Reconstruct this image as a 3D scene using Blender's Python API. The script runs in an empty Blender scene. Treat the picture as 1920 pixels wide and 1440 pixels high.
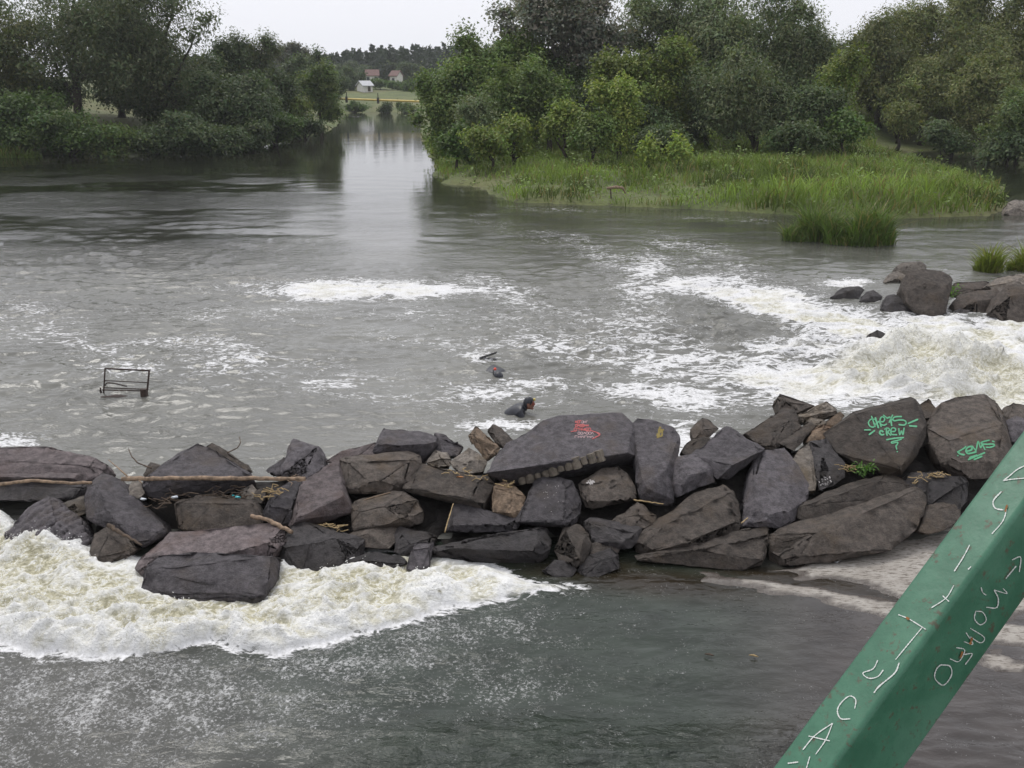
import bpy, bmesh, math, random
import numpy as np
from mathutils import Vector, Matrix
from mathutils.bvhtree import BVHTree

# ------------------------------------------------------------------ camera, sky, sun, exposure
SC = bpy.context.scene
COL = SC.collection
CAM_Z, PITCH, HFOV = 6.4, math.radians(17.2), math.radians(55.0)
FPX = 960.0 / math.tan(HFOV / 2)
CAM = np.array([0.0, 0.0, CAM_Z])
cd = bpy.data.cameras.new('camera'); cam = bpy.data.objects.new('camera', cd); COL.objects.link(cam)
cd.sensor_width = 36.0; cd.lens = 18.0 / math.tan(HFOV / 2); cd.clip_start = 0.05; cd.clip_end = 4000
cam.location = (0, 0, CAM_Z); cam.rotation_euler = (math.pi / 2 - PITCH, 0, 0)
SC.camera = cam
W = bpy.data.worlds.new('World'); SC.world = W; W.use_nodes = True
wn = W.node_tree; wn.nodes.clear()
SUN_EL, SUN_ROT = math.radians(58), math.radians(-25)
sky = wn.nodes.new('ShaderNodeTexSky'); sky.sky_type = 'NISHITA'; sky.sun_disc = False
sky.sun_elevation = SUN_EL; sky.sun_rotation = SUN_ROT; sky.air_density = 1.0; sky.dust_density = 6.0
hs = wn.nodes.new('ShaderNodeHueSaturation'); hs.inputs['Saturation'].default_value = 0.25
mx = wn.nodes.new('ShaderNodeMix'); mx.data_type = 'RGBA'; mx.inputs[0].default_value = 0.86
mx.inputs[7].default_value = (10.3, 10.4, 11.1, 1)          # even white cloud cover
bg = wn.nodes.new('ShaderNodeBackground'); bg.inputs['Strength'].default_value = 0.1
wo = wn.nodes.new('ShaderNodeOutputWorld')
wn.links.new(sky.outputs[0], hs.inputs['Color']); wn.links.new(hs.outputs[0], mx.inputs[6])
wn.links.new(mx.outputs[2], bg.inputs[0]); wn.links.new(bg.outputs[0], wo.inputs[0])
sl = bpy.data.lights.new('sun', 'SUN'); sl.energy = 1.5; sl.angle = math.radians(25); sl.color = (1, 0.97, 0.92)
sun = bpy.data.objects.new('sun', sl); COL.objects.link(sun)
sd_ = Vector((math.sin(SUN_ROT) * math.cos(SUN_EL), math.cos(SUN_ROT) * math.cos(SUN_EL), math.sin(SUN_EL)))
sun.rotation_euler = sd_.to_track_quat('Z', 'Y').to_euler(); sun.location = (0, 0, 60)
SC.view_settings.view_transform = 'Standard'; SC.view_settings.look = 'None'
SC.view_settings.gamma = 1.0; SC.view_settings.use_curve_mapping = False
SC.view_settings.exposure = 0.0
SC.cycles.use_denoising = True
SC.cycles.max_bounces = 6; SC.cycles.transparent_max_bounces = 6; SC.cycles.volume_bounces = 1
SC.cycles.caustics_reflective = False; SC.cycles.caustics_refractive = False

# ------------------------------------------------------------------ helpers
rng = np.random.default_rng(7)
random.seed(7)
cp, sp = math.cos(PITCH), math.sin(PITCH)

def ray(u, v):
    a = (u - 960) / FPX; b = (v - 720) / FPX
    return np.array([a, cp - sp * b, -sp - cp * b])
def atz(u, v, z=0.0):
    d = ray(u, v); return CAM + d * ((z - CAM_Z) / d[2])
def aty(u, v, y):
    d = ray(u, v); return CAM + d * (y / d[1])
def proj(P):
    P = np.asarray(P, float) - CAM
    f = P[..., 1] * cp - P[..., 2] * sp; up = P[..., 1] * sp + P[..., 2] * cp
    f = np.maximum(f, 1e-3)
    return 960 + FPX * P[..., 0] / f, 720 - FPX * up / f
def atp(u, v, yf, s):
    d = ray(u, v); t = (s * (-yf) - CAM_Z) / (d[2] - s * d[1]); return CAM + d * t

def _h(ix, iy, iz, seed):
    n = (ix * 374761393 + iy * 668265263 + iz * 2147483647 + seed * 1274126177) & 0xFFFFFFFF
    n = ((n ^ (n >> 13)) * 1274126177) & 0xFFFFFFFF
    return (n ^ (n >> 16)) & 0xFFFFFFFF
_G = np.array([[1,1,0],[-1,1,0],[1,-1,0],[-1,-1,0],[1,0,1],[-1,0,1],[1,0,-1],[-1,0,-1],[0,1,1],[0,-1,1],[0,1,-1],[0,-1,-1]], np.float32)
def noise(x, y, z=0.0, seed=0):
    x, y, z = np.broadcast_arrays(np.asarray(x, np.float64), np.asarray(y, np.float64), np.asarray(z, np.float64))
    ix, iy, iz = np.floor(x).astype(np.int64), np.floor(y).astype(np.int64), np.floor(z).astype(np.int64)
    fx, fy, fz = x - ix, y - iy, z - iz
    w = lambda t: t * t * t * (t * (t * 6 - 15) + 10)
    ux, uy, uz = w(fx), w(fy), w(fz)
    out = 0.0
    for a in (0, 1):
        for b in (0, 1):
            for c in (0, 1):
                g = _G[_h(ix + a, iy + b, iz + c, seed) % 12]
                d = g[..., 0] * (fx - a) + g[..., 1] * (fy - b) + g[..., 2] * (fz - c)
                out = out + d * (ux if a else 1 - ux) * (uy if b else 1 - uy) * (uz if c else 1 - uz)
    return out
def fbm(x, y, z=0.0, oct=4, seed=0, gain=0.5):
    s = 0; a = 1.0; f = 1.0
    for k in range(oct):
        s = s + a * noise(np.asarray(x) * f, np.asarray(y) * f, np.asarray(z) * f, seed + k); a *= gain; f *= 2.03
    return s
def billow(x, y, z=0.0, oct=3, seed=0):
    s = 0; a = 1.0; f = 1.0
    for k in range(oct):
        s = s + a * np.abs(noise(np.asarray(x) * f, np.asarray(y) * f, np.asarray(z) * f, seed + k)); a *= 0.5; f *= 2.1
    return s
def sstep(a, b, x):
    t = np.clip((x - a) / (b - a), 0, 1); return t * t * (3 - 2 * t)
def polysd(px, py, poly):                      # signed distance, inside positive
    poly = np.asarray(poly, float); n = len(poly)
    d = np.full(np.shape(px), 1e9); ins = np.zeros(np.shape(px), bool)
    for i in range(n):
        ax, ay = poly[i]; bx, by = poly[(i + 1) % n]
        ex, ey = bx - ax, by - ay; L = ex * ex + ey * ey + 1e-12
        t = np.clip(((px - ax) * ex + (py - ay) * ey) / L, 0, 1)
        d = np.minimum(d, np.hypot(px - ax - t * ex, py - ay - t * ey))
        c = ((ay > py) != (by > py)) & (px < (bx - ax) * (py - ay) / ((by - ay) if by != ay else 1e-9) + ax)
        ins ^= c
    return np.where(ins, d, -d)
def pxpoly(pts, z=0.0):
    return [atz(u, v, z)[:2] for u, v in pts]

def tag(o, label=None, cat=None, group=None, kind=None):
    if label: o['label'] = label
    if cat: o['category'] = cat
    if group: o['group'] = group
    if kind: o['kind'] = kind
    return o
def thing(name, loc, label, cat, group=None):
    o = bpy.data.objects.new(name, None); o.empty_display_size = 0.2; COL.objects.link(o)
    o.location = [float(c) for c in loc]; return tag(o, label, cat, group)
def wloc(o):
    l = np.array(o.location)
    while o.parent: o = o.parent; l = l + np.array(o.location)
    return l
def mk(name, V, F, mat, parent=None, origin=None, smooth=True, attrs=None, cols=None):
    V = np.asarray(V, np.float32).reshape(-1, 3)
    if parent is not None: V = V - wloc(parent).astype(np.float32)
    elif origin is not None: V = V - np.asarray(origin, np.float32)
    me = bpy.data.meshes.new(name)
    if isinstance(F, np.ndarray):
        k = F.shape[1]; m = len(F)
        me.vertices.add(len(V)); me.vertices.foreach_set('co', V.ravel())
        me.loops.add(m * k); me.loops.foreach_set('vertex_index', F.astype(np.int32).ravel())
        me.polygons.add(m); me.polygons.foreach_set('loop_start', np.arange(0, m * k, k, dtype=np.int32))
        me.update(calc_edges=True); me.validate()
    else:
        me.from_pydata([tuple(map(float, p)) for p in V], [], [tuple(int(i) for i in f) for f in F]); me.update()
    if smooth: me.polygons.foreach_set('use_smooth', np.ones(len(me.polygons), bool))
    for n_, a in (attrs or {}).items():
        at = me.attributes.new(n_, 'FLOAT', 'POINT'); at.data.foreach_set('value', np.asarray(a, np.float32).ravel())
    for n_, a in (cols or {}).items():
        a = np.asarray(a, np.float32)
        if a.shape[-1] == 3: a = np.concatenate([a, np.ones(a.shape[:-1] + (1,), np.float32)], -1)
        at = me.attributes.new(n_, 'FLOAT_COLOR', 'POINT'); at.data.foreach_set('color', a.ravel())
    if mat: me.materials.append(mat)
    o = bpy.data.objects.new(name, me); COL.objects.link(o)
    if parent is not None: o.parent = parent
    elif origin is not None: o.location = [float(c) for c in origin]
    return o
def gridF(nr, nc):
    i = np.arange(nr * nc).reshape(nr, nc)
    return np.stack([i[:-1, :-1], i[:-1, 1:], i[1:, 1:], i[1:, :-1]], -1).reshape(-1, 4)
def tubeVF(pts, rad, n=6, base=0, wob=0.0):
    pts = np.asarray(pts, float); m = len(pts); rad = np.broadcast_to(np.asarray(rad, float), (m,))
    T = np.gradient(pts, axis=0); T /= np.linalg.norm(T, axis=1)[:, None] + 1e-9
    V = []; ref = np.array([0.13, 0.31, 0.94])
    for k in range(m):
        a = np.cross(T[k], ref)
        if np.linalg.norm(a) < 0.1: a = np.cross(T[k], [1, 0, 0])
        a /= np.linalg.norm(a); b = np.cross(T[k], a)
        for j in range(n):
            t = 2 * math.pi * j / n
            V.append(pts[k] + (a * math.cos(t) + b * math.sin(t)) * rad[k] * (1 + wob * (random.random() - 0.5)))
    F = []
    for k in range(m - 1):
        for j in range(n):
            F.append((base + k * n + j, base + k * n + (j + 1) % n, base + (k + 1) * n + (j + 1) % n, base + (k + 1) * n + j))
    F.append(tuple(base + j for j in range(n))[::-1]); F.append(tuple(base + (m - 1) * n + j for j in range(n)))
    return V, F
class MB:
    def __init__(s): s.V = []; s.F = []
    def tube(s, pts, rad, n=6, wob=0.0):
        V, F = tubeVF(pts, rad, n, len(s.V), wob); s.V += V; s.F += F; return s
    def box(s, c, size, R=None):
        b = len(s.V); c = np.asarray(c, float); h = np.asarray(size, float) / 2
        for i in range(8):
            q = np.array([(1 if i & 1 else -1), (1 if i & 2 else -1), (1 if i & 4 else -1)]) * h
            s.V.append(c + (R @ q if R is not None else q))
        s.F += [tuple(b + k for k in f) for f in ((0,2,3,1),(4,5,7,6),(0,1,5,4),(2,6,7,3),(0,4,6,2),(1,3,7,5))]; return s
    def poly(s, P, f):
        b = len(s.V); s.V += [np.asarray(p, float) for p in P]; s.F += [tuple(b + k for k in q) for q in f]; return s
    def build(s, name, mat, parent=None, origin=None, smooth=False):
        return mk(name, np.array(s.V), s.F, mat, parent, origin, smooth)

# node helpers
def newmat(name):
    m = bpy.data.materials.new(name); m.use_nodes = True; nt = m.node_tree; nt.nodes.clear(); return m, nt
def nd(nt, t, ins=None, **kw):
    n = nt.nodes.new(t)
    for k, v in kw.items(): setattr(n, k, v)
    for k, v in (ins or {}).items():
        if hasattr(v, 'is_output'): nt.links.new(v, n.inputs[k])
        else: n.inputs[k].default_value = v
    return n
def mth(nt, op, a, b=0.0, c=0.0, clamp=False):
    return nd(nt, 'ShaderNodeMath', {0: a, 1: b, 2: c}, operation=op, use_clamp=clamp).outputs[0]
def mixc(nt, f, a, b, bt='MIX'):
    n = nd(nt, 'ShaderNodeMix', data_type='RGBA', blend_type=bt, clamp_factor=True)
    for k, v in ((0, f), (6, a), (7, b)):
        if hasattr(v, 'is_output'): nt.links.new(v, n.inputs[k])
        else: n.inputs[k].default_value = v if k == 0 else (tuple(v) + (1,) if len(v) == 3 else v)
    return n.outputs[2]
def noi(nt, vec, scale, detail=4, rough=0.55, dist=0.0):
    return nd(nt, 'ShaderNodeTexNoise', {'Vector': vec, 'Scale': scale, 'Detail': detail, 'Roughness': rough, 'Distortion': dist}).outputs[0]
def rampf(nt, f, lo, hi):
    return nd(nt, 'ShaderNodeMapRange', {0: f, 1: lo, 2: hi, 3: 0.0, 4: 1.0}, interpolation_type='SMOOTHSTEP').outputs[0]
def ocoord(nt): return nd(nt, 'ShaderNodeTexCoord').outputs['Object']
def attr(nt, n): return nd(nt, 'ShaderNodeAttribute', attribute_name=n)
def fin(nt, shader):
    o = nd(nt, 'ShaderNodeOutputMaterial'); nt.links.new(shader, o.inputs[0])
def bump(nt, h, strength, dist):
    return nd(nt, 'ShaderNodeBump', {'Height': h, 'Strength': strength, 'Distance': dist}).outputs[0]
def princ(nt, col, rough=0.6, normal=None, **kw):
    ins = {'Base Color': col if hasattr(col, 'is_output') else tuple(col) + (1,), 'Roughness': rough}
    if normal is not None: ins['Normal'] = normal
    for k, v in kw.items(): ins[k.replace('_', ' ')] = v
    return nd(nt, 'ShaderNodeBsdfPrincipled', ins).outputs[0]
def simple(name, col, rough=0.6, var=0.25, scale=12.0, bmp=0.0, **kw):
    m, nt = newmat(name); c = ocoord(nt); n = noi(nt, c, scale, 5, 0.6)
    a = tuple(x * (1 - var) for x in col); b = tuple(min(1, x * (1 + var)) for x in col)
    fin(nt, princ(nt, mixc(nt, rampf(nt, n, 0.3, 0.7), a, b), rough, bump(nt, n, bmp, 0.02) if bmp else None, **kw)); return m
def rock_mat(name, base, spot, brown, wet=0.0, rough=0.78, lich=0.35):
    m, nt = newmat(name); c = ocoord(nt); oi = nd(nt, 'ShaderNodeObjectInfo')
    off = nd(nt, 'ShaderNodeVectorMath', {0: c, 1: oi.outputs['Location']}, operation='ADD').outputs[0]
    n1 = noi(nt, off, 1.7, 6, 0.62); n2 = noi(nt, off, 9, 6, 0.7); n3 = noi(nt, off, 42, 4, 0.75)
    st = nd(nt, 'ShaderNodeMapping', {'Vector': off, 'Scale': (3, 3, 14), 'Rotation': (0.4, 0.5, 0.2)}).outputs[0]
    n4 = noi(nt, st, 2.2, 6, 0.7)
    k = mth(nt, 'MULTIPLY_ADD', oi.outputs['Random'], 0.6, 0.7)
    col = mixc(nt, rampf(nt, n2, 0.3, 0.72), tuple(x * 0.55 for x in base), tuple(min(1, x * 1.5) for x in base))
    col = mixc(nt, mth(nt, 'MULTIPLY', rampf(nt, n1, 0.48, 0.72), 0.75), col, brown)
    col = mixc(nt, mth(nt, 'MULTIPLY', rampf(nt, n4, 0.52, 0.75), 0.4), col, tuple(x * 0.5 for x in base))
    col = mixc(nt, mth(nt, 'MULTIPLY', rampf(nt, n3, 0.56, 0.68), lich), col, spot)
    col = mixc(nt, mth(nt, 'MULTIPLY', rampf(nt, n3, 0.46, 0.34), 0.4), col, tuple(x * 0.35 for x in base))
    kc = nd(nt, 'ShaderNodeCombineColor', {0: k, 1: k, 2: k}).outputs[0]
    col = mixc(nt, 1.0, col, kc, 'MULTIPLY')
    h = mth(nt, 'ADD', mth(nt, 'MULTIPLY', n2, 1.0), mth(nt, 'ADD', mth(nt, 'MULTIPLY', n3, 0.7), mth(nt, 'MULTIPLY', n4, 0.3)))
    fin(nt, princ(nt, col, mth(nt, 'MULTIPLY_ADD', n2, 0.25, rough - 0.12), bump(nt, h, 1.0, 0.055), Specular_IOR_Level=0.35))
    return m
M = {}
M['rock'] = rock_mat('granite_violet_grey', (0.103, 0.093, 0.100), (0.23, 0.235, 0.235), (0.10, 0.08, 0.068))
M['rock_b'] = rock_mat('granite_brown_grey', (0.100, 0.083, 0.071), (0.20, 0.20, 0.175), (0.11, 0.08, 0.054))
M['rock_l'] = rock_mat('granite_pale', (0.20, 0.175, 0.15), (0.34, 0.32, 0.29), (0.15, 0.11, 0.065))
M['rock_w'] = rock_mat('granite_wet_dark', (0.06, 0.054, 0.055), (0.10, 0.095, 0.09), (0.045, 0.035, 0.026), rough=0.5, lich=0.2)
M['rock_r'] = rock_mat('granite_reddish', (0.155, 0.128, 0.128), (0.27, 0.24, 0.24), (0.12, 0.082, 0.07), lich=0.2)
M['rock_t'] = rock_mat('stone_tan', (0.20, 0.145, 0.10), (0.30, 0.25, 0.2), (0.17, 0.10, 0.06))
M['gap_shade'] = rock_mat('gap_shade_dark', (0.04, 0.035, 0.032), (0.07, 0.06, 0.055), (0.035, 0.027, 0.02))  # dark tone plays the shade in the gaps between boulders
# ------------------------------------------------------------------ terrain
LAND_PX1 = [(0, 294), (60, 292), (180, 287), (330, 285), (400, 284), (480, 275), (560, 259), (622, 243), (636, 226), (630, 214), (700, 209), (772, 211), (786, 225), (792, 262), (812, 300), (822, 332), (850, 346), (905, 352), (960, 380), (1100, 384), (1300, 392), (1480, 403), (1600, 409), (1720, 409), (1850, 405), (1888, 392),
            (1868, 352), (1790, 324), (1712, 302), (1690, 288), (1745, 281), (1850, 290), (1920, 302), (2100, 330)]
LAND = [(-75, 70)] + [tuple(p) for p in pxpoly([(-260, 302)] + LAND_PX1)] + [(48, 42), (30, 12), (28, 2), (900, 0), (900, 900), (-900, 900), (-900, 40)]
def ground_h(x, y):
    s = polysd(x, y, LAND); s = s + 0.7 * noise(x * 0.35, y * 0.25, 0.0, 77) * sstep(45, 60, y) + 0.3 * noise(x * 1.1, y * 0.8, 0.0, 78)
    n = fbm(x * 0.09, y * 0.09, 0.0, 4, 3)
    h = np.where(s > 0, 0.12 + 1.0 * (1 - np.exp(-s * 0.16)) + n * 0.35 * sstep(0, 4, s), np.maximum(-0.06 + s * 0.35, -1.6))
    left = sstep(-8, -22, x) * sstep(4, 40, s) * sstep(60, 85, y) * sstep(205, 165, y)
    right = sstep(22, 33, x) * sstep(1, 16, s) * sstep(66, 84, y)
    far = sstep(190, 205, y) * sstep(0, 45, s)
    h = h + 3.6 * left + 3.4 * right + 2.4 * far + sstep(250, 320, y) * 2.2 + sstep(330, 520, y) * 1.5 + sstep(520, 900, y) * 2
    return h
ny, nx = 270, 250
ys = np.concatenate([np.linspace(2, 40, 20), np.geomspace(40.5, 130, 160), np.geomspace(131, 720, 90)])
sx = np.linspace(-1, 1, nx)
Y = np.repeat(ys[:, None], nx, 1); X = sx[None] * (10 + Y * 0.85)
H = ground_h(X, Y)
g, nt = newmat('grassy_ground'); c = ocoord(nt)
n1 = noi(nt, c, 0.25, 5, 0.6); n2 = noi(nt, c, 2.2, 5, 0.65); n3 = noi(nt, c, 0.06, 3)
col = mixc(nt, rampf(nt, n1, 0.35, 0.65), (0.075, 0.10, 0.028), (0.13, 0.155, 0.048))
col = mixc(nt, rampf(nt, n3, 0.45, 0.65), col, (0.13, 0.13, 0.05))
col = mixc(nt, mth(nt, 'MULTIPLY', rampf(nt, n2, 0.5, 0.7), 0.7), col, (0.05, 0.042, 0.025))
fin(nt, princ(nt, col, 0.9, bump(nt, n2, 0.8, 0.3)))
ground = mk('ground', np.stack([X, Y, H], -1).reshape(-1, 3), gridF(len(ys), nx), g); tag(ground, kind='structure')
m_, nt = newmat('ground_base_dark'); c = ocoord(nt); fin(nt, princ(nt, mixc(nt, noi(nt, c, 0.2, 4), (0.05, 0.05, 0.03), (0.08, 0.085, 0.04)), 0.9))
tag(mk('ground_base', [(-900, -420, -2.2), (900, -420, -2.2), (900, 740, -2.2), (-900, 740, -2.2)], [(0, 1, 2, 3)], m_), kind='structure')  # unseen sheet added under everything to block white sky light from below
m_, nt = newmat('upstream_water'); c = ocoord(nt); n1 = noi(nt, c, 1.2, 5, 0.6)
fin(nt, princ(nt, (0.05, 0.055, 0.042), 0.08, bump(nt, n1, 0.6, 0.08), IOR=1.333))
tag(mk('upstream_water', [(-120, -400, -0.25), (120, -400, -0.25), (60, 6.15, -0.25), (-60, 6.15, -0.25)], [(0, 1, 2, 3)], m_), kind='structure')
m_, nt = newmat('bridge_concrete'); c = ocoord(nt); fin(nt, princ(nt, mixc(nt, noi(nt, c, 3, 5), (0.2, 0.19, 0.18), (0.32, 0.31, 0.29)), 0.9))
bd = MB(); bd.box((0, -2.2, 4.62), (60, 5.6, 0.36)); bd.box((0, 0.45, 4.2), (60, 0.3, 0.6)); bd.box((0, -4.85, 4.2), (60, 0.3, 0.6)); tag(bd.build('bridge_deck', m_), kind='structure')
def gh(x, y): return float(ground_h(np.array([float(x)]), np.array([float(y)]))[0])

# ------------------------------------------------------------------ water material
def water_mat(name, fleck):
    m, nt = newmat(name); c = ocoord(nt)
    foam = attr(nt, 'foam').outputs['Fac']; aer = attr(nt, 'aerated').outputs['Fac']; crest = attr(nt, 'crest').outputs['Fac']
    tint = attr(nt, 'tint').outputs['Color']; rip = attr(nt, 'ripple').outputs['Fac']
    st = nd(nt, 'ShaderNodeMapping', {'Vector': c, 'Scale': (0.5, 1.0, 1.0)}).outputs[0]
    a = noi(nt, st, 2.0, 6, 0.62, 0.9); b = noi(nt, st, 6.0, 5, 0.62, 0.7); d = noi(nt, st, 13, 4, 0.6, 0.3)
    rid = lambda q, k: mth(nt, 'SUBTRACT', 1.0, mth(nt, 'MULTIPLY', mth(nt, 'ABSOLUTE', mth(nt, 'SUBTRACT', q, 0.5)), k), clamp=True)
    net = mth(nt, 'ADD', mth(nt, 'MULTIPLY', rid(a, 9.0), 0.42), mth(nt, 'ADD', mth(nt, 'MULTIPLY', rid(b, 8.0), 0.40), mth(nt, 'MULTIPLY', d, 0.20)))
    k = mth(nt, 'SUBTRACT', mth(nt, 'ADD', net, mth(nt, 'MULTIPLY', foam, 0.95)), 1.0)
    fac = rampf(nt, k, -0.02, 0.22)
    if fleck:
        fl = attr(nt, 'fleck').outputs['Fac']
        v = noi(nt, c, 26, 3, 0.7, 0.4); v2 = noi(nt, c, 2.3, 5, 0.65); v3 = noi(nt, c, 60, 2, 0.6)
        q = mth(nt, 'ADD', mth(nt, 'MULTIPLY', v, 1.0), mth(nt, 'ADD', mth(nt, 'MULTIPLY', v2, 0.55), mth(nt, 'MULTIPLY', v3, 0.35)))
        q = mth(nt, 'ADD', q, mth(nt, 'MULTIPLY', fl, 0.27))
        f2 = mth(nt, 'MULTIPLY', rampf(nt, q, 1.10, 1.38), 0.62)
        fac = mth(nt, 'MAXIMUM', fac, f2)
    n6 = noi(nt, c, 22, 4, 0.65, 0.4)
    white = mixc(nt, rampf(nt, n6, 0.25, 0.7), (0.48, 0.48, 0.47), (0.80, 0.80, 0.81))
    n7 = noi(nt, nd(nt, 'ShaderNodeMapping', {'Vector': c, 'Scale': (0.8, 1.0, 1.0), 'Rotation': (0, 0, 0.5)}).outputs[0], 7.0, 6, 0.68, 1.1)
    cream = mixc(nt, rampf(nt, n6, 0.25, 0.75), (0.40, 0.375, 0.255), (0.68, 0.645, 0.49))
    cream = mixc(nt, mth(nt, 'MULTIPLY', rampf(nt, n7, 0.52, 0.36), 0.65), cream, (0.22, 0.21, 0.14))
    cream = mixc(nt, rampf(nt, mth(nt, 'ABSOLUTE', mth(nt, 'SUBTRACT', n7, 0.56)), 0.05, 0.0), cream, (0.80, 0.80, 0.76))
    wash = mixc(nt, mth(nt, 'MULTIPLY', crest, rampf(nt, n7, 0.22, 0.48)), cream, (0.83, 0.83, 0.81))
    base = mixc(nt, fac, tint, white); base = mixc(nt, aer, base, wash)
    f3 = mth(nt, 'MAXIMUM', fac, aer)
    w1 = noi(nt, nd(nt, 'ShaderNodeMapping', {'Vector': c, 'Scale': (0.6, 1.0, 1.0)}).outputs[0], 2.6, 5, 0.55, 0.4)
    w2 = noi(nt, nd(nt, 'ShaderNodeMapping', {'Vector': c, 'Scale': (0.5, 1.0, 1.0), 'Rotation': (0, 0, 0.3)}).outputs[0], 9.0, 4, 0.6, 0.3)
    hgt = mth(nt, 'ADD', mth(nt, 'MULTIPLY', w1, 1.0), mth(nt, 'MULTIPLY', w2, 0.35))
    hgt = mth(nt, 'MULTIPLY', hgt, rip)
    hgt = mth(nt, 'ADD', hgt, mth(nt, 'MULTIPLY', fac, 0.12))
    hgt = mth(nt, 'ADD', hgt, mth(nt, 'MULTIPLY', mth(nt, 'MULTIPLY', n6, aer), 0.5))
    fin(nt, princ(nt, base, mth(nt, 'MULTIPLY_ADD', f3, 0.6, 0.06), bump(nt, hgt, 1.0, 0.07), IOR=1.333,
                  Specular_IOR_Level=mth(nt, 'MULTIPLY_ADD', f3, -0.3, 0.5)))
    return m

# ------------------------------------------------------------------ river pool
def blobs(u, v, L):
    o = np.zeros_like(u)
    for (cu, cv, ru, rv, ang, amp) in L:
        ca, sa = math.cos(math.radians(ang)), math.sin(math.radians(ang))
        du, dv = u - cu, v - cv; p = (du * ca + dv * sa) / ru; q = (-du * sa + dv * ca) / rv
        o = np.maximum(o, amp * np.exp(-(p * p + q * q) ** 1.3))
    return o
FOAM = [(660, 546, 200, 21, 0, 0.86), (760, 548, 120, 13, -4, 0.82), (560, 545, 120, 10, 4, 0.62), (860, 545, 90, 7, -3, .5), (470, 548, 90, 6, 3, .42), (940, 545, 110, 30, 20, 0.30),
        (1210, 520, 60, 90, 25, 0.44), (1110, 470, 110, 30, 20, 0.36), (1300, 470, 140, 40, 15, 0.36), (1290, 535, 150, 22, -5, 0.55), (1450, 570, 190, 32, 14, 0.75),
        (1600, 620, 160, 36, 14, 0.92), (1180, 620, 200, 50, 8, 0.28), (1480, 660, 180, 30, -6, 0.72), (1330, 690, 260, 48, 6, 0.46), (1560, 720, 260, 50, 0, 0.92),
        (1780, 690, 200, 95, 0, 1.2), (1240, 745, 170, 26, 8, 0.5), (1400, 735, 220, 34, 6, 0.56), (1590, 532, 50, 9, 0, 0.85), (1900, 610, 130, 26, 0, 0.8),
        (1860, 760, 200, 60, 0, 1.0), (60, 600, 130, 40, 6, 0.27), (120, 640, 130, 36, 12, 0.28), (0, 585, 80, 20, 0, 0.28), (180, 655, 150, 16, 18, 0.29), (10, 830, 80, 14, 0, 0.5),
        (350, 650, 200, 26, 4, 0.27), (460, 690, 200, 40, 4, 0.3), (640, 720, 160, 26, 0, 0.32), (760, 750, 160, 20, 6, 0.30), (860, 640, 180, 24, 5, 0.33), (1010, 640, 160, 30, 5, 0.33),
        (930, 740, 130, 22, 5, 0.34), (1030, 720, 150, 24, 5, 0.36), (240, 690, 80, 18, 0, 0.42), (900, 675, 50, 16, 0, 0.5), (940, 800, 130, 14, 0, 0.44), (1100, 660, 150, 30, 5, 0.42),
        (1000, 440, 130, 22, 8, 0.30), (900, 410, 120, 20, 8, 0.26), (700, 430, 120, 16, 0, 0.2), (1290, 830, 70, 40, 0, 0.6), (470, 590, 250, 20, 0, 0.24), (820, 590, 250, 20, 0, 0.22),
        (200, 300, 130, 5, 0, 0.16), (330, 303, 110, 4, 0, 0.16), (665, 219, 26, 1.4, 0, 0.3), (1060, 395, 180, 10, 3, 0.32), (1350, 410, 160, 10, 3, 0.34), (1600, 408, 120, 4, 0, 0.3), (830, 300, 20, 30, 0, 0.25)]
CORE = pxpoly([(1540, 705), (1590, 672), (1625, 650), (1690, 622), (1750, 632), (1850, 655), (1900, 680), (1960, 700), (1960, 752), (1760, 752), (1680, 745), (1580, 735)])
rows = np.concatenate([np.geomspace(13.0, 34, 400), np.geomspace(34.15, 300, 330)])
ncol = 500
sx = np.linspace(-1, 1, ncol)
Y = np.repeat(rows[:, None], ncol, 1); X = sx[None] * (4.0 + Y * 0.64)
U, Vv = proj(np.stack([X, Y, np.zeros_like(X)], -1))
fo = blobs(U, Vv, FOAM) + 0.20 * sstep(400, 560, Vv) * (1 - 0.5 * sstep(1000, 200, U) * sstep(520, 420, Vv))
fo = np.where(fo < 0.7, fo * (0.84 + 0.16 * sstep(0.4, 0.7, fo)), fo) * (1 + 0.45 * fbm(X * 0.5, Y * 0.5, 0.3, 3, 21))
csd = polysd(X + 0.35 * noise(X * 0.9, Y * 0.9, 0.5, 5), Y + 0.5 * noise(X * 0.9, Y * 0.9, 3.5, 6), CORE)
core = sstep(-0.4, 0.7, csd)
rough = np.clip(blobs(U, Vv, [(1500, 640, 330, 110, 8, 1.0), (1850, 650, 260, 140, 0, 1.0), (1250, 660, 420, 130, 6, 0.55), (660, 546, 210, 26, 0, 0.6)]), 0, 1)
calm = blobs(U, Vv, [(300, 380, 200, 14, 0, 0.5), (330, 450, 120, 10, 0, .5), (715, 360, 140, 140, 0, 0.85), (700, 230, 200, 20, 0, 0.9), (300, 285, 400, 12, 0, 0.85), (1550, 440, 300, 25, 0, 0.5)])
amp = (0.75 + 0.8 * rough) * (1 - 0.75 * calm) * (0.14 + 0.86 * sstep(95, 30, Y) + 0.50 * sstep(60, 90, Y) * 0 + 0.9 * sstep(560, 420, U) * sstep(88, 70, Y)) * (0.75 + 0.5 * fbm(X * 0.15, Y * 0.15, 0.0, 2, 40))
wq = X + 0.3 * noise(X * 0.7, Y * 0.7, 2.0, 11)
rdg = lambda fx, fy, sd: np.clip(1 - np.abs(noise(wq * fx, Y * fy, 0.4, sd)) * 2.2, 0, 1) ** 1.6
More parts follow.
